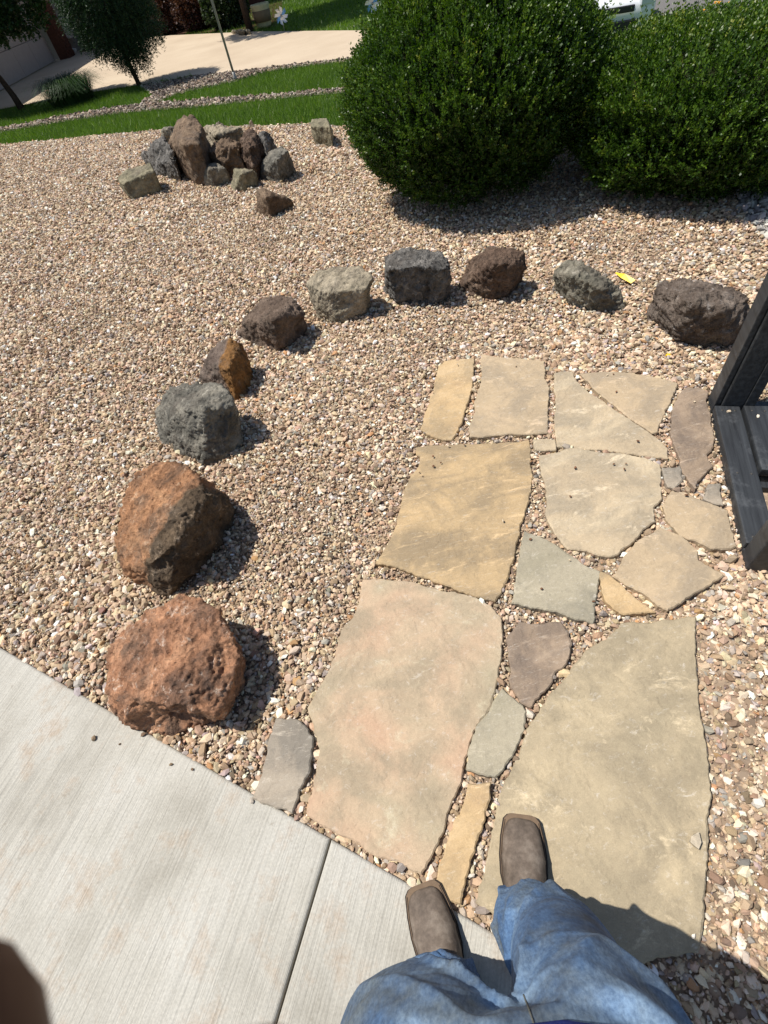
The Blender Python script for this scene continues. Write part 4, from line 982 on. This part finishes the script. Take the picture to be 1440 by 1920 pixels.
# pinwheels on the far lawn
M_STK = mat_plain('stake', srgb(150, 150, 150), 0.4, 0.5, 0.05, 10, 0, 0.6)
VB = [mat_plain('vane_silver', srgb(205, 208, 214), 0.25, 0.6, 0.05, 10, 0, 0.5), mat_plain('vane_blue', srgb(96, 150, 205), 0.3, 0.6, 0.05, 10, 0, 0.3), mat_plain('vane_white', srgb(225, 225, 225), 0.4, 0.5, 0.05, 10, 0)]
for (px_, py_), lb in (((534, 60), 'silver and blue pinwheel at the dark edge of the far lawn'), ((702, 41), 'silver and blue pinwheel on the sunlit lawn next to the left shrub')):
    p0 = G(px_, py_); rt = empty('pinwheel', (p0[0], p0[1], -0.01)); tag(rt, lb, 'pinwheel', 'garden pinwheels on the far lawn')
    tube('stake', [(0, 0, -0.05), (0, 0, 0.30)], 0.006, M_STK, rt, 6)
    hub = lathe('hub', [(0.022, -0.012), (0.026, 0), (0.022, 0.012)], M_STK, rt, 10); hub.location = (0, -0.03, 0.3); hub.rotation_euler = (R(90), 0, 0)
    for k in range(8):
        V = np.array([(0, 0, 0.012), (0.05, 0, 0.06), (0.055, -0.035, 0.13), (0.0, -0.01, 0.17), (-0.012, 0, 0.08)]); F_ = [(0, 1, 4), (1, 2, 3, 4)]
        me = mesh_np('vane', V, F_); v = link('vane', me, VB[(0, 1, 2, 0)[k % 4]], rt); v.location = (0, -0.035, 0.3); v.rotation_euler = (0, k * math.pi / 4, 0)
        md = v.modifiers.new('thick', 'SOLIDIFY'); md.thickness = 0.003
# lamp pole
p0 = G(441, 148); rt = empty('metal_pole', (p0[0], p0[1], -0.02)); tag(rt, 'thin grey metal pole rising from the stone border', 'pole')
M_POLE = mat_plain('pole_paint', srgb(150, 148, 142), 0.5, 0.4, 0.1, 8, 0.05, 0.3)
tube('shaft', [(0, 0, -0.2), (0, 0, 2.9)], 0.021, M_POLE, rt, 10)
lathe('collar', [(0.04, 0.0), (0.04, 0.05), (0.026, 0.07), (0.026, 0.12)], M_POLE, rt, 12)
tube('hook', [(0, 0, 2.88), (0.05, 0, 3.05), (0.2, 0, 3.1), (0.32, 0, 2.98), (0.3, 0, 2.88)], 0.012, M_POLE, rt, 8)

# ------------------------------------------------------------------ parked car on the street
M_CARW = mat_plain('car_paint_white', srgb(226, 228, 230), 0.25, 0.5, 0.02, 3, 0); M_BLKP = mat_plain('black_plastic', (0.02, 0.02, 0.022, 1), 0.5, 0.4, 0.1, 20, 0.05)
M_GLS = mat_plain('car_glass', (0.015, 0.018, 0.02, 1), 0.05, 0.6, 0.02, 3, 0); M_TYR = mat_plain('tyre', (0.02, 0.02, 0.02, 1), 0.9, 0.2, 0.1, 30, 0.2); M_RIM = mat_plain('rim', srgb(150, 152, 155), 0.3, 0.5, 0.05, 5, 0, 0.8)
az = R(28.4); cdir = np.array((math.sin(az), math.cos(az)))
cpos = cdir * 16.9
car = empty('parked_car', (cpos[0], cpos[1], float(ground_z(*cpos)) + 0.006), -az + 0.10); tag(car, 'white car parked on the street behind the gap between the two shrubs', 'car')
# local frame: front at y = 0, tail at +y
def car_ring(y, w, zb, zt, k=0.6, n=18):
    a = np.arange(n) * 2 * math.pi / n; ca, sa = np.cos(a), np.sin(a)
    x = np.sign(ca) * np.abs(ca) ** k * w; z = (zt + zb) / 2 + np.sign(sa) * np.abs(sa) ** k * (zt - zb) / 2
    return np.stack([x, np.full(n, y), z], -1)
V, F_ = loft([car_ring(y, w, zb, zt, .38) for y, w, zb, zt in ((0, .70, .28, .62), (.08, .82, .22, .72), (.3, .89, .2, .80), (1.1, .91, .2, .92), (2.2, .91, .2, .96), (3.6, .91, .22, 1.0), (4.3, .88, .25, .98), (4.55, .8, .3, .9))])
body = link('body', mesh_np('body', V, F_, True), M_CARW, car)
V, F_ = loft([car_ring(y, w, .85, zt, .42) for y, w, zt in ((.95, .80, .9), (1.75, .72, 1.42), (2.2, .71, 1.47), (3.2, .71, 1.46), (3.9, .74, 1.3), (4.35, .78, .95))])
cab = link('cabin', mesh_np('cabin', V, F_, True), M_CARW, car)
box('windscreen', (0, 1.33, 1.17), (1.3, 0.03, 0.72), M_GLS, cab, (R(-57), 0, 0), 0.01)
box('rear_window', (0, 4.16, 1.17), (1.3, 0.03, 0.5), M_GLS, cab, (R(50), 0, 0), 0.01)
for sx in (-1, 1):
    for y0_, l_ in ((2.05, .8), (3.0, .85)): box('side_window', (sx * .745, y0_, 1.2), (0.03, l_, 0.34), M_GLS, cab, (0, sx * R(-6), 0), 0.01)
    box('headlight', (sx * .66, .06, .66), (.34, .14, .12), mat_plain('lamp_glass', srgb(200, 205, 210), 0.1, 0.6, 0.05, 5, 0), car, (0, 0, sx * R(22)), 0.02)
    box('wing_mirror', (sx * .98, 1.55, .98), (.2, .1, .14), M_BLKP, car, None, 0.03)
    box('fog_lamp', (sx * .64, .045, .36), (.2, .06, .1), M_BLKP, car, (0, 0, sx * R(18)), 0.02)
    for y0_ in (.85, 3.6):
        w_ = empty('wheel'); w_.parent = car; w_.location = (sx * .80, y0_, .33); w_.rotation_euler = (0, R(90), 0)
        lathe('tyre', [(.2, -.1), (.31, -.11), (.33, -.07), (.33, .07), (.31, .11), (.2, .1)], M_TYR, w_, 24); lathe('rim', [(.05, -.115), (.21, -.105), (.21, .105), (.05, .115)], M_RIM, w_, 16)
box('grille', (0, -.005, .58), (.8, .06, .12), M_BLKP, car, None, 0.02)
box('lower_intake', (0, -.002, .33), (1.05, .07, .13), M_BLKP, car, None, 0.02)
box('bumper_lip', (0, .02, .21), (1.5, .12, .04), M_BLKP, car, None, 0.012)

# ------------------------------------------------------------------ yellow flowers behind the right shrub
d = ray(1345, 14); tt = 5.35 / d[1]; fp = CAM_POS + d * tt
rt = empty('flowering_plant', (fp[0], fp[1], 0)); tag(rt, 'tall leafy plant with orange yellow blossoms behind the right shrub', 'plant')
fh = fp[2] + 0.02
M_PET = mat_plain('petal', srgb(240, 176, 48), 0.6, 0.2, 0.12, 30, 0.1); M_FLL = mat_leaf('flower_leaf', [(0.0, (0.03, 0.08, 0.02, 1)), (1.0, (0.09, 0.18, 0.04, 1))], 0.4, 0.3)
for i, (ox, oy, hz_) in enumerate(((0, 0, 0), (0.07, 0.03, -.05), (-0.09, 0.04, -.04), (0.15, 0.02, -.02))):
    tube('stalk', [(ox * .3, oy * .3, 0), (ox * .7, oy, fh * .5), (ox, oy, fh + hz_)], [0.007, 0.006, 0.004], mat_cache((70, 110, 50)), rt, 6)
    for k in range(9):
        a = k * 0.7 + i; L = 0.045
        V = np.array([(0, 0, 0), (L * .5, .014, .012), (L, 0, .004), (L * .5, -.014, .012)]); rot = np.array([[math.cos(a), -math.sin(a), 0], [math.sin(a), math.cos(a), 0], [0, 0, 1]])
        o = link('petal', mesh_np('petal', V @ rot.T, [(0, 1, 2), (0, 2, 3)]), M_PET, rt); o.location = (ox, oy, fh + hz_); o.rotation_euler = (random.uniform(-.4, .4), random.uniform(-.4, .4), 0)
n = 46; a = rng.uniform(0, 6.283, n); hb = rng.uniform(0.25, 1.0, n) * (fh - 0.03)
B = np.stack([np.cos(a) * .03, np.sin(a) * .03 , hb], -1); D = np.stack([np.cos(a), np.sin(a), rng.uniform(0.0, 0.6, n)], -1)
link('leaves', leaves_mesh('leaves', B, D, rng.uniform(.12, .2, n), rng.uniform(.03, .045, n), rng.uniform(.2, .9, n)), M_FLL, rt)

# ------------------------------------------------------------------ black wooden steps with posts
t = NT('black_paint', 0.5, 0.35); nz = t.noise(1.0, 5, 0.6, t.co('Object', (3, 60, 60)))
c = t.ramp(nz, [(0.3, (0.016, 0.017, 0.019, 1)), (0.7, (0.045, 0.049, 0.053, 1))]); c = t.mix(t.ramp(t.noise(9, 6, 0.75), [(0.55, K0), (0.75, (0.6, 0.6, 0.6, 1))]), c, (0.12, 0.125, 0.13, 1))
t.base(c); t.bump(nz, 0.35, 0.003); M_BLACK = t.m
ZT = 0.055
pa, pb = G(1340, 760, ZT)[:2], G(1406, 1046, ZT)[:2]
sx_ = (pb - pa); sl_ = np.linalg.norm(sx_); sx_ /= sl_; sr_ = np.array((-sx_[1], sx_[0]))      # along the board (towards the camera), and to its right
if sr_[0] < 0: sr_ = -sr_
sang = math.atan2(sx_[1], sx_[0])
steps = empty('porch_step', (pa[0], pa[1], 0), sang); tag(steps, 'black painted wooden step with two posts at the right edge', 'step')
sgn = 1.0 if (np.array((-math.sin(sang), math.cos(sang))) @ sr_) > 0 else -1.0
def sb(name, u0, u1, v0, v1, z0, z1, bev=0.004, par=None):
    """board in the step's own frame: u along, v to the right"""
    return box(name, ((u0 + u1) / 2, sgn * (v0 + v1) / 2, (z0 + z1) / 2), (u1 - u0, abs(v1 - v0), z1 - z0), M_BLACK, par or steps, bevel=bev)
sb('tread', 0.0, sl_ - 0.062, 0.0, 0.092, ZT - 0.032, ZT)
sb('tread', -0.005, sl_ * 0.47, 0.106, 0.20, ZT - 0.032, ZT + 0.004)
sb('tread', -0.005, sl_ * 0.9, 0.214, 0.31, ZT - 0.034, ZT + 0.002)
for k in range(3): sb('tread', -0.005, sl_ * 0.9, 0.322 + k * 0.108, 0.418 + k * 0.108, ZT - 0.034, ZT + 0.002)
sb('riser', 0.0, sl_, 0.005, 0.03, -0.06, ZT - 0.034)
sb('stringer', sl_ * 0.5, sl_ * 0.54, 0.03, 0.7, -0.06, ZT - 0.036)
sb('stringer', -0.09, -0.05, 0.03, 0.7, -0.06, ZT - 0.04)
p1 = sb('post', -0.095, -0.004, 0.028, 0.108, -0.05, 2.3, 0.005)
sb('post_trim', -0.105, -0.014, 0.004, 0.025, -0.05, 2.2, 0.003)
sb('post_trim', -0.080, 0.0005, 0.108, 0.145, -0.05, 2.2, 0.003)
sb('post', sl_ - 0.058, sl_ + 0.012, 0.004, 0.086, -0.05, 2.3, 0.006)
sb('kick_board', sl_ - 0.03, sl_ + 0.006, 0.090, 0.7, -0.05, 0.12, 0.004)
sb('side_rail', -0.07, -0.03, 0.15, 0.9, 0.35, 0.44, 0.005)
sb('side_rail', -0.07, -0.03, 0.15, 0.9, 0.9, 0.99, 0.005)

M_SCR = mat_plain('screw', srgb(96, 92, 86), 0.5, 0.5, 0.1, 40, 0, 0.7)
for tr_, us in ((0.0, (0.03, sl_ * .5, sl_ - 0.09)), (0.106, (0.03, sl_ * .44)), (0.214, (0.03, sl_ * .5))):
    for u in us:
        for v in (0.024, 0.07):
            o = lathe('screw', [(.0042, 0), (.0042, .0012), (.0034, .0016)], M_SCR, steps, 10); o.location = (u, sgn * (tr_ + v), ZT + (0.0042 if tr_ == 0.106 else 0.0022 if tr_ else 0.0002))
loose(1366, 773, ZT, 0.022, (190, 172, 146), 'tan pebble lying on the near black tread beside the far post')
loose(1421, 782, ZT + .004, 0.02, (214, 202, 182), 'pale pebble lying on the second black tread')
# ------------------------------------------------------------------ yellow plastic scrap
M_YEL = mat_plain('yellow_plastic', srgb(240, 196, 20), 0.4, 0.4, 0.06, 40, 0.1)
p0, p1_ = G(1153, 514, .012), G(1189, 529, .012); L = float(np.linalg.norm((p1_ - p0)[:2])); ang = math.atan2(p1_[1] - p0[1], p1_[0] - p0[0])
V = np.array([(0, 0, .018), (0, .012, .016), (L * .45, .02, .014), (L, .024, .004), (L, .006, .02), (L * .45, .006, .03), (0, .004, .024), (L * .4, -.012, .012), (L * .95, -.014, .006)])
me = mesh_np('plastic_scrap', V, [(0, 1, 2, 5), (5, 2, 3, 4), (0, 5, 7), (5, 4, 8, 7)])
o = link('plastic_scrap', me, M_YEL); o.location = (p0[0], p0[1], 0.0); o.rotation_euler = (0, 0, ang); md = o.modifiers.new('thick', 'SOLIDIFY'); md.thickness = 0.003
tag(o, 'bright yellow folded plastic scrap lying on the gravel behind the grey green boulder', 'scrap')
p0 = G(1252, 666, .012)
o = link('leaf_scrap', mesh_np('leaf_scrap', [(-.014, 0, .012), (0, .008, .016), (.015, 0, .012), (0, -.008, .013)], [(0, 1, 2, 3)]), M_YEL); o.location = (p0[0], p0[1], 0.0)
o.modifiers.new('thick', 'SOLIDIFY').thickness = 0.002; tag(o, 'tiny yellow petal on the gravel below the long dark boulder', 'petal')

# ------------------------------------------------------------------ the person holding the camera phone
t = NT('denim', 0.85, 0.2)
wv = t.noise(1.0, 4, 0.7, t.co('Object', (230, 230, 60))); fade = t.noise(6, 6, 0.65); dirt = t.noise(4.2, 6, 0.7, t.co('Object', (1, 1, 0.6)))
c = t.ramp(fade, [(0.3, srgb(50, 70, 98)), (0.5, srgb(82, 110, 144)), (0.68, srgb(134, 160, 186))])
c = t.mix(t.math('MULTIPLY', t.ramp(dirt, [(0.46, K0), (0.64, W1)]), 0.75), c, srgb(100, 102, 92))
c = t.mix(1.0, c, t.ramp(wv, [(0.32, (0.62, 0.65, 0.7, 1)), (0.68, (1.28, 1.25, 1.22, 1))]), 'MULTIPLY'); t.base(c); t.bump(wv, 0.35, 0.001); M_DEN = t.m
M_STI = mat_plain('denim_seam', srgb(98, 98, 92), 0.9, 0.1, 0.15, 200, 0.2)
t = NT('boot_leather', 0.75, 0.3); n1 = t.noise(14, 7, 0.7); n2 = t.noise(90, 5, 0.7)
c = t.ramp(n1, [(0.3, srgb(70, 61, 53)), (0.5, srgb(104, 92, 81)), (0.7, srgb(138, 126, 113))]); c = t.mix(1.0, c, t.ramp(n2, [(0.3, (0.78, 0.78, 0.78, 1)), (0.7, (1.15, 1.15, 1.15, 1))]), 'MULTIPLY'); t.base(c)
nb = t.bump(n2, 0.35, 0.002); t.bump(t.noise(30, 5), 0.3, 0.004, nb); M_BOOT = t.m
M_SOLE = mat_plain('boot_sole', srgb(46, 38, 32), 0.8, 0.3, 0.15, 40, 0.2)
M_WELT = mat_plain('boot_welt', srgb(112, 94, 76), 0.8, 0.2, 0.15, 60, 0.2)
M_SHIRT = mat_plain('shirt_blue', srgb(34, 52, 132), 0.9, 0.15, 0.12, 60, 0.3)
M_SKIN = mat_plain('skin', srgb(78, 48, 40), 0.6, 0.3, 0.08, 30, 0.1)
M_HAIR = mat_plain('hair', srgb(52, 40, 32), 0.8, 0.3, 0.2, 60, 0.4)

def cam_pt(x, y, f): return CAM_POS + I_RT * x + I_UP * y + V_FWD * f   # metres right / up / ahead of the lens
verts, edges, rad = [], [], []
def vtx(p, r): verts.append(tuple(p)); rad.append(r if hasattr(r, '__len__') else (r, r)); return len(verts) - 1
def chain(start, pts):
    k = start
    for p, r in pts:
        j = vtx(p, r); edges.append((k, j)); k = j
    return k
pel = vtx((0.01, -0.20, 0.92), (0.10, 0.09))
ch = chain(pel, [((0.01, -0.22, 1.10), (0.11, .09)), ((0.01, -0.25, 1.30), (0.13, .10)), ((0.0, -0.27, 1.44), (0.10, .08))])
nk = chain(ch, [((0, -0.27, 1.52), .055), ((0, -0.255, 1.60), (.062, .07)), ((0, -0.235, 1.68), (.075, .092)), ((0, -0.235, 1.77), (.07, .085)), ((0, -0.24, 1.83), (.035, .04))])
chain(nk - 2, [((0, -0.135, 1.665), .018), ((0, -0.118, 1.655), .010)])                    # nose
for sx in (-1, 1):
    h_ = -0.095 if sx < 0 else 0.085
    kn = (-0.116, -0.155, 0.5) if sx < 0 else (0.103, -0.105, 0.5); an = (-0.110, -0.19, 0.12) if sx < 0 else (0.096, -0.095, 0.12)
    chain(pel, [((h_, -0.185, 0.82), .06), (kn, .045), (an, .032)])
    wr = cam_pt(-0.098, -0.115, -0.012) if sx < 0 else cam_pt(0.085, -0.115, -0.03)
    pm = cam_pt(-0.085, -0.07, 0.0) if sx < 0 else cam_pt(0.055, -0.085, -0.02)
    s_ = chain(ch, [((sx * 0.17, -0.28, 1.42), .06), ((sx * 0.25, -0.27, 1.16), .042)])
    w_ = chain(s_, [(wr, (.026, .02))]); p_ = chain(w_, [(pm, (.036, .016))])
    if sx < 0:
        chain(p_, [(cam_pt(-0.062, -0.046, 0.012), .0095), (cam_pt(-0.040, -0.034, 0.020), .0098), (cam_pt(-0.0164, -0.0274, 0.0215), .0098)])       # index, tip behind the phone
        chain(p_, [(cam_pt(-0.060, -0.064, 0.014), .0095), (cam_pt(-0.030, -0.048, 0.022), .0098), (cam_pt(0.0006, -0.0299, 0.0215), .0090)])         # middle
        chain(p_, [(cam_pt(-0.062, -0.084, 0.014), .0085), (cam_pt(-0.034, -0.073, 0.021), .008), (cam_pt(-0.012, -0.066, 0.020), .0075)])
        chain(p_, [(cam_pt(-0.068, -0.102, 0.012), .0075), (cam_pt(-0.042, -0.097, 0.018), .007), (cam_pt(-0.024, -0.092, 0.018), .0065)])
        chain(p_, [(cam_pt(-0.075, -0.06, -0.022), .0105), (cam_pt(-0.055, -0.045, -0.026), .0095), (cam_pt(-0.036, -0.036, -0.027), .0085)])         # thumb over the screen side
    else:
        for q, ln in enumerate((.9, 1.0, .92, .75)):
            yy = -0.075 - q * 0.018
            chain(p_, [(cam_pt(0.040, yy, 0.006), .008), (cam_pt(0.022, yy - .004, 0.013), .0078), (cam_pt(0.022 - 0.03 * ln, yy - .006, 0.013), .007)])
        chain(p_, [(cam_pt(0.04, -0.06, -0.028), .010), (cam_pt(0.02, -0.05, -0.03), .009), (cam_pt(0.002, -0.045, -0.03), .008)])
me = bpy.data.meshes.new('person'); me.from_pydata(verts, edges, []); me.update()
po = bpy.data.objects.new('person', me); COL.objects.link(po)
sk = po.modifiers.new('skin', 'SKIN'); sk.use_smooth_shade = True
for i, r_ in enumerate(rad): me.skin_vertices[0].data[i].radius = r_; me.skin_vertices[0].data[i].use_root = (i == 0)
sd = po.modifiers.new('sub', 'SUBSURF'); sd.levels = 2; sd.render_levels = 2
dg = bpy.context.evaluated_depsgraph_get(); dg.update(); body_me = bpy.data.meshes.new_from_object(po.evaluated_get(dg)); bpy.data.objects.remove(po)
person = link('person', body_me, M_SKIN)
tag(person, 'person in faded blue jeans and grey brown boots holding a phone over the path', 'person')

def ring(c, rx, ry, n=24, k=1.0, tiltx=0.0, tilty=0.0):
    a = np.arange(n) * 2 * math.pi / n; x = np.sign(np.cos(a)) * np.abs(np.cos(a)) ** k * rx; y = np.sign(np.sin(a)) * np.abs(np.sin(a)) ** k * ry
    return np.stack([c[0] + x, c[1] + y, c[2] + x * tiltx + y * tilty], -1)
parts = []
parts.append(loft([ring((-0.112, -0.185, .055), .085, .10, tilty=.3), ring((-0.112, -0.185, .11), .078, .092, tilty=.3), ring((-0.112, -0.175, .22), .075, .085), ring((-0.113, -0.162, .36), .074, .08), ring((-0.118, -0.15, .5), .08, .084),
    ring((-0.118, -0.15, .62), .09, .092), ring((-0.112, -0.148, .74), .098, .10, k=.85), ring((-0.098, -0.165, .84), .102, .11, k=.8), ring((-0.085, -0.185, .93), .095, .11)]))
parts.append(loft([ring((0.094, -0.09, .07), .084, .10, tilty=-.35), ring((0.096, -0.09, .12), .078, .093, tilty=-.3), ring((0.104, -0.092, .24), .075, .088), ring((0.106, -0.096, .38), .073, .082), ring((0.103, -0.102, .52), .077, .085),
    ring((0.095, -0.122, .63), .082, .09), ring((0.086, -0.145, .74), .086, .097), ring((0.082, -0.168, .84), .09, .105), ring((0.08, -0.19, .93), .09, .105)]))
parts.append(loft([ring((-0.01, -0.19, .79), .06, .06), ring((-0.01, -0.19, .83), .12, .095), ring((-0.005, -0.197, .88), .16, .108), ring((0.0, -0.198, .94), .165, .112), ring((0.0, -0.207, .99), .158, .108), ring((0.0, -0.21, 1.04), .155, .108)]))
V, F_ = join_geo(parts)
jm = evaluated(mesh_np('jeans', V, F_), [('REMESH', dict(mode='VOXEL', voxel_size=0.0048)), ('SMOOTH', dict(factor=0.5, iterations=12))])
n = len(jm.vertices); V = np.empty(n * 3, np.float32); jm.vertices.foreach_get('co', V); V = V.reshape(-1, 3); Nn = np.empty(n * 3, np.float32); jm.vertices.foreach_get('normal', Nn); Nn = Nn.reshape(-1, 3)
out = V.copy()
for i in range(n):
    x, y, z = (float(q) for q in V[i]); s = 1 if x > 0.01 else -1
    kn = math.exp(-((z - .5) / .10) ** 2); hm = math.exp(-((z - .14) / .10) ** 2); gr = math.exp(-((z - .80) / .09) ** 2)
    # folds: warped sheets running across and down the leg
    w = noise.noise((x * 5, y * 5, z * 4)) * 2.0
    f1 = (1 - abs(math.sin(z * 21 + s * x * 22 + y * 13 + w * 1.5))) ** 1.3; f2 = (1 - abs(math.sin(z * 36 - s * x * 25 - y * 18 + w * 1.8 + 1.0))) ** 1.4
    am = 0.55 + 0.9 * noise.noise((x * 6 + 3, y * 6, z * 6))
    d = (f1 ** 3 - .25) * am * (.024 * kn + .018 * hm + .024 * gr + .011) + (f2 ** 3 - .25) * am * (.005 * hm + .008 * kn + .008 * gr + .002)
    d += 0.0035 * noise.noise((x * 9, y * 9, z * 7))
    out[i] = V[i] + Nn[i] * d
jm.vertices.foreach_set('co', out.ravel()); jm.polygons.foreach_set('use_smooth', np.ones(len(jm.polygons), bool)); jm.update(); jm.materials.clear()
jm = evaluated(jm, [('SMOOTH', dict(factor=0.5, iterations=7))])
out = np.array([v.co[:] for v in jm.vertices])
jeans = link('jeans', jm, M_DEN, person)
bv = BVHTree.FromPolygons([Vector(v) for v in out], [tuple(p.vertices) for p in jm.polygons])
def seam(pxs, w=0.0010, off=0.0002):
    pts = []
    for x, y in pxs:
        d = Vector(ray(x, y)).normalized(); h_ = bv.ray_cast(Vector(CAM_POS), d)
        if h_[0] is not None: pts.append(np.array(h_[0] + h_[1] * off))
    if len(pts) > 2: tube('seam', pts, w, M_STI, jeans, 6)
def lerp(pts, n=14):
    o_ = []
    for (a, b), (c, d) in zip(pts[:-1], pts[1:]): o_ += [(a + (c - a) * i / n, b + (d - b) * i / n) for i in range(n)]
    return o_ + [pts[-1]]
seam(lerp([(982, 1866), (992, 1893), (1004, 1930)]))
# boots
def boot(toe, heading, label=None):
    rt = empty('boot', (toe[0], toe[1], toe[2]), heading); rt.parent = person
    if label: rt['label'] = label
    L = [(0.0, .022, .030), (.006, .034, .040), (.02, .043, .048), (.05, .049, .058), (.09, .0525, .070), (.13, .051, .088), (.165, .045, .108), (.20, .040, .125), (.25, .038, .12), (.285, .033, .11), (.297, .02, .09)]
    rings = []
    for y, w, h_ in L:
        a = np.arange(20) * 2 * math.pi / 20; ca, sa = np.cos(a), np.sin(a)
        x = np.sign(ca) * np.abs(ca) ** .8 * w; z = np.where(sa > 0, np.abs(sa) ** .85 * (h_ - .02), -np.abs(sa) ** .3 * .012) + .02
        rings.append(np.stack([x, np.full(20, -y - .004), z], -1))
    pp = [loft(rings), loft([ring((0, -.225, .06), .042, .06), ring((0, -.23, .14), .045, .062), ring((0, -.235, .22), .052, .066), ring((0, -.235, .30), .056, .068)])]
    V, F_ = join_geo(pp)
    um = evaluated(mesh_np('upper', V, F_), [('REMESH', dict(mode='VOXEL', voxel_size=0.004)), ('SMOOTH', dict(factor=0.5, iterations=7))])
    n = len(um.vertices); V = np.empty(n * 3, np.float32); um.vertices.foreach_get('co', V); V = V.reshape(-1, 3); Nn = np.empty(n * 3, np.float32); um.vertices.foreach_get('normal', Nn); Nn = Nn.reshape(-1, 3)
    D = np.array([0.0022 * noise.noise((v[0] * 30, v[1] * 22, v[2] * 30)) + 0.002 * (1 - abs(math.sin(v[1] * 75 + 2 * noise.noise((v[0] * 14, v[1] * 14, 0))))) ** 3 * math.exp(-((v[1] + .10) / .035) ** 2) for v in V], np.float32)
    um.vertices.foreach_set('co', (V + Nn * D[:, None]).ravel()); um.polygons.foreach_set('use_smooth', np.ones(len(um.polygons), bool)); um.update(); um.materials.clear()
    link('upper', um, M_BOOT, rt)
    out_ = [(-.003, .026), (.0, .038), (.01, .048), (.05, .056), (.09, .0595), (.13, .0575), (.17, .046), (.21, .040), (.25, .040), (.285, .035), (.298, .02)]
    rg = []
    pl = [(w, -y + .003) for y, w in out_] + [(-w, -y + .003) for y, w in reversed(out_)]
    V = [(x, y, z) for z in (.008, .017) for x, y in pl]; n = len(pl)
    F_ = [tuple(range(n - 1, -1, -1)), tuple(range(n, 2 * n))] + [(i, (i + 1) % n, n + (i + 1) % n, n + i) for i in range(n)]
    link('sole', mesh_np('sole', V, F_), M_SOLE, rt)
    hp = [(w, -y + .003) for y, w in out_[-4:]] + [(-w, -y + .003) for y, w in reversed(out_[-4:])]; n = len(hp)
    V = [(x, y, z) for z in (0.0, .0078) for x, y in hp]; F_ = [tuple(range(n - 1, -1, -1)), tuple(range(n, 2 * n))] + [(i, (i + 1) % n, n + (i + 1) % n, n + i) for i in range(n)]
    link('heel', mesh_np('heel', V, F_), M_SOLE, rt)
    wl = [(w - .0035, -y + .003) for y, w in out_] + [(-w + .0035, -y + .003) for y, w in reversed(out_)]; n = len(wl)
    V = [(x, y, z) for z in (.0172, .0205) for x, y in wl]; F_ = [tuple(range(n - 1, -1, -1)), tuple(range(n, 2 * n))] + [(i, (i + 1) % n, n + (i + 1) % n, n + i) for i in range(n)]
    link('welt', mesh_np('welt', V, F_), M_WELT, rt)
    st = [(w - .0055, -y, .0207) for y, w in out_[2:8]]
    for sg in (1, -1): tube('stitching', [(sg * x, y, z) for x, y, z in st], .0009, M_SOLE, rt, 5)
    return rt
q = G(792, 1662, CT); boot((q[0], q[1], CT - .004), R(6), 'grey brown boot standing on the concrete')
q = G(977, 1533, .02); boot((q[0] , q[1], .016), R(-18), 'grey brown boot standing on the largest flagstone')
# shirt: torso and sleeves
parts = [loft([ring((0.0, -0.210, .955), .172, .119), ring((0.01, -0.215, 1.0), .178, .122), ring((0.01, -0.225, 1.1), .175, .12), ring((0.01, -0.25, 1.28), .19, .122), ring((0.0, -0.27, 1.42), .17, .095), ring((0, -0.27, 1.49), .075, .07)])]
for sx in (-1, 1): parts.append(loft(tube_rings([(sx * 0.13, -0.275, 1.42), (sx * 0.19, -0.28, 1.38), (sx * 0.235, -0.275, 1.26), (sx * 0.25, -0.272, 1.19)], [.07, .075, .068, .066], 16)))
V, F_ = join_geo(parts)
sm_ = evaluated(mesh_np('shirt', V, F_), [('REMESH', dict(mode='VOXEL', voxel_size=0.008)), ('SMOOTH', dict(factor=0.5, iterations=4))]); sm_.materials.clear(); sm_.polygons.foreach_set('use_smooth', np.ones(len(sm_.polygons), bool))
link('shirt', sm_, M_SHIRT, person)
bm = bmesh.new(); bmesh.ops.create_icosphere(bm, subdivisions=3, radius=1.0)
for v in list(bm.verts):
    c = v.co; v.co = Vector((c.x * .093, c.y * .108 - 0.25, c.z * .105 + 1.765 + (0.03 if c.y > 0.3 else 0)))
    v.co += v.co.normalized() * 0.004 * noise.noise(v.co * 40)
link('hair', mesh_bm('hair', bm, True), M_HAIR, person)
# phone in the hands, lens at the camera
ph = empty('phone', tuple(CAM_POS)); ph.matrix_world = cam.matrix_world.copy(); tag(ph, 'black phone held out in both hands above the path', 'phone')
bx_ = box('case', (-0.022, -0.058, 0.0085), (0.074, 0.148, 0.008), M_BLKP, ph, bevel=0.003)
box('screen', (-0.022, -0.058, 0.0131), (0.068, 0.14, 0.0008), M_GLS, ph)
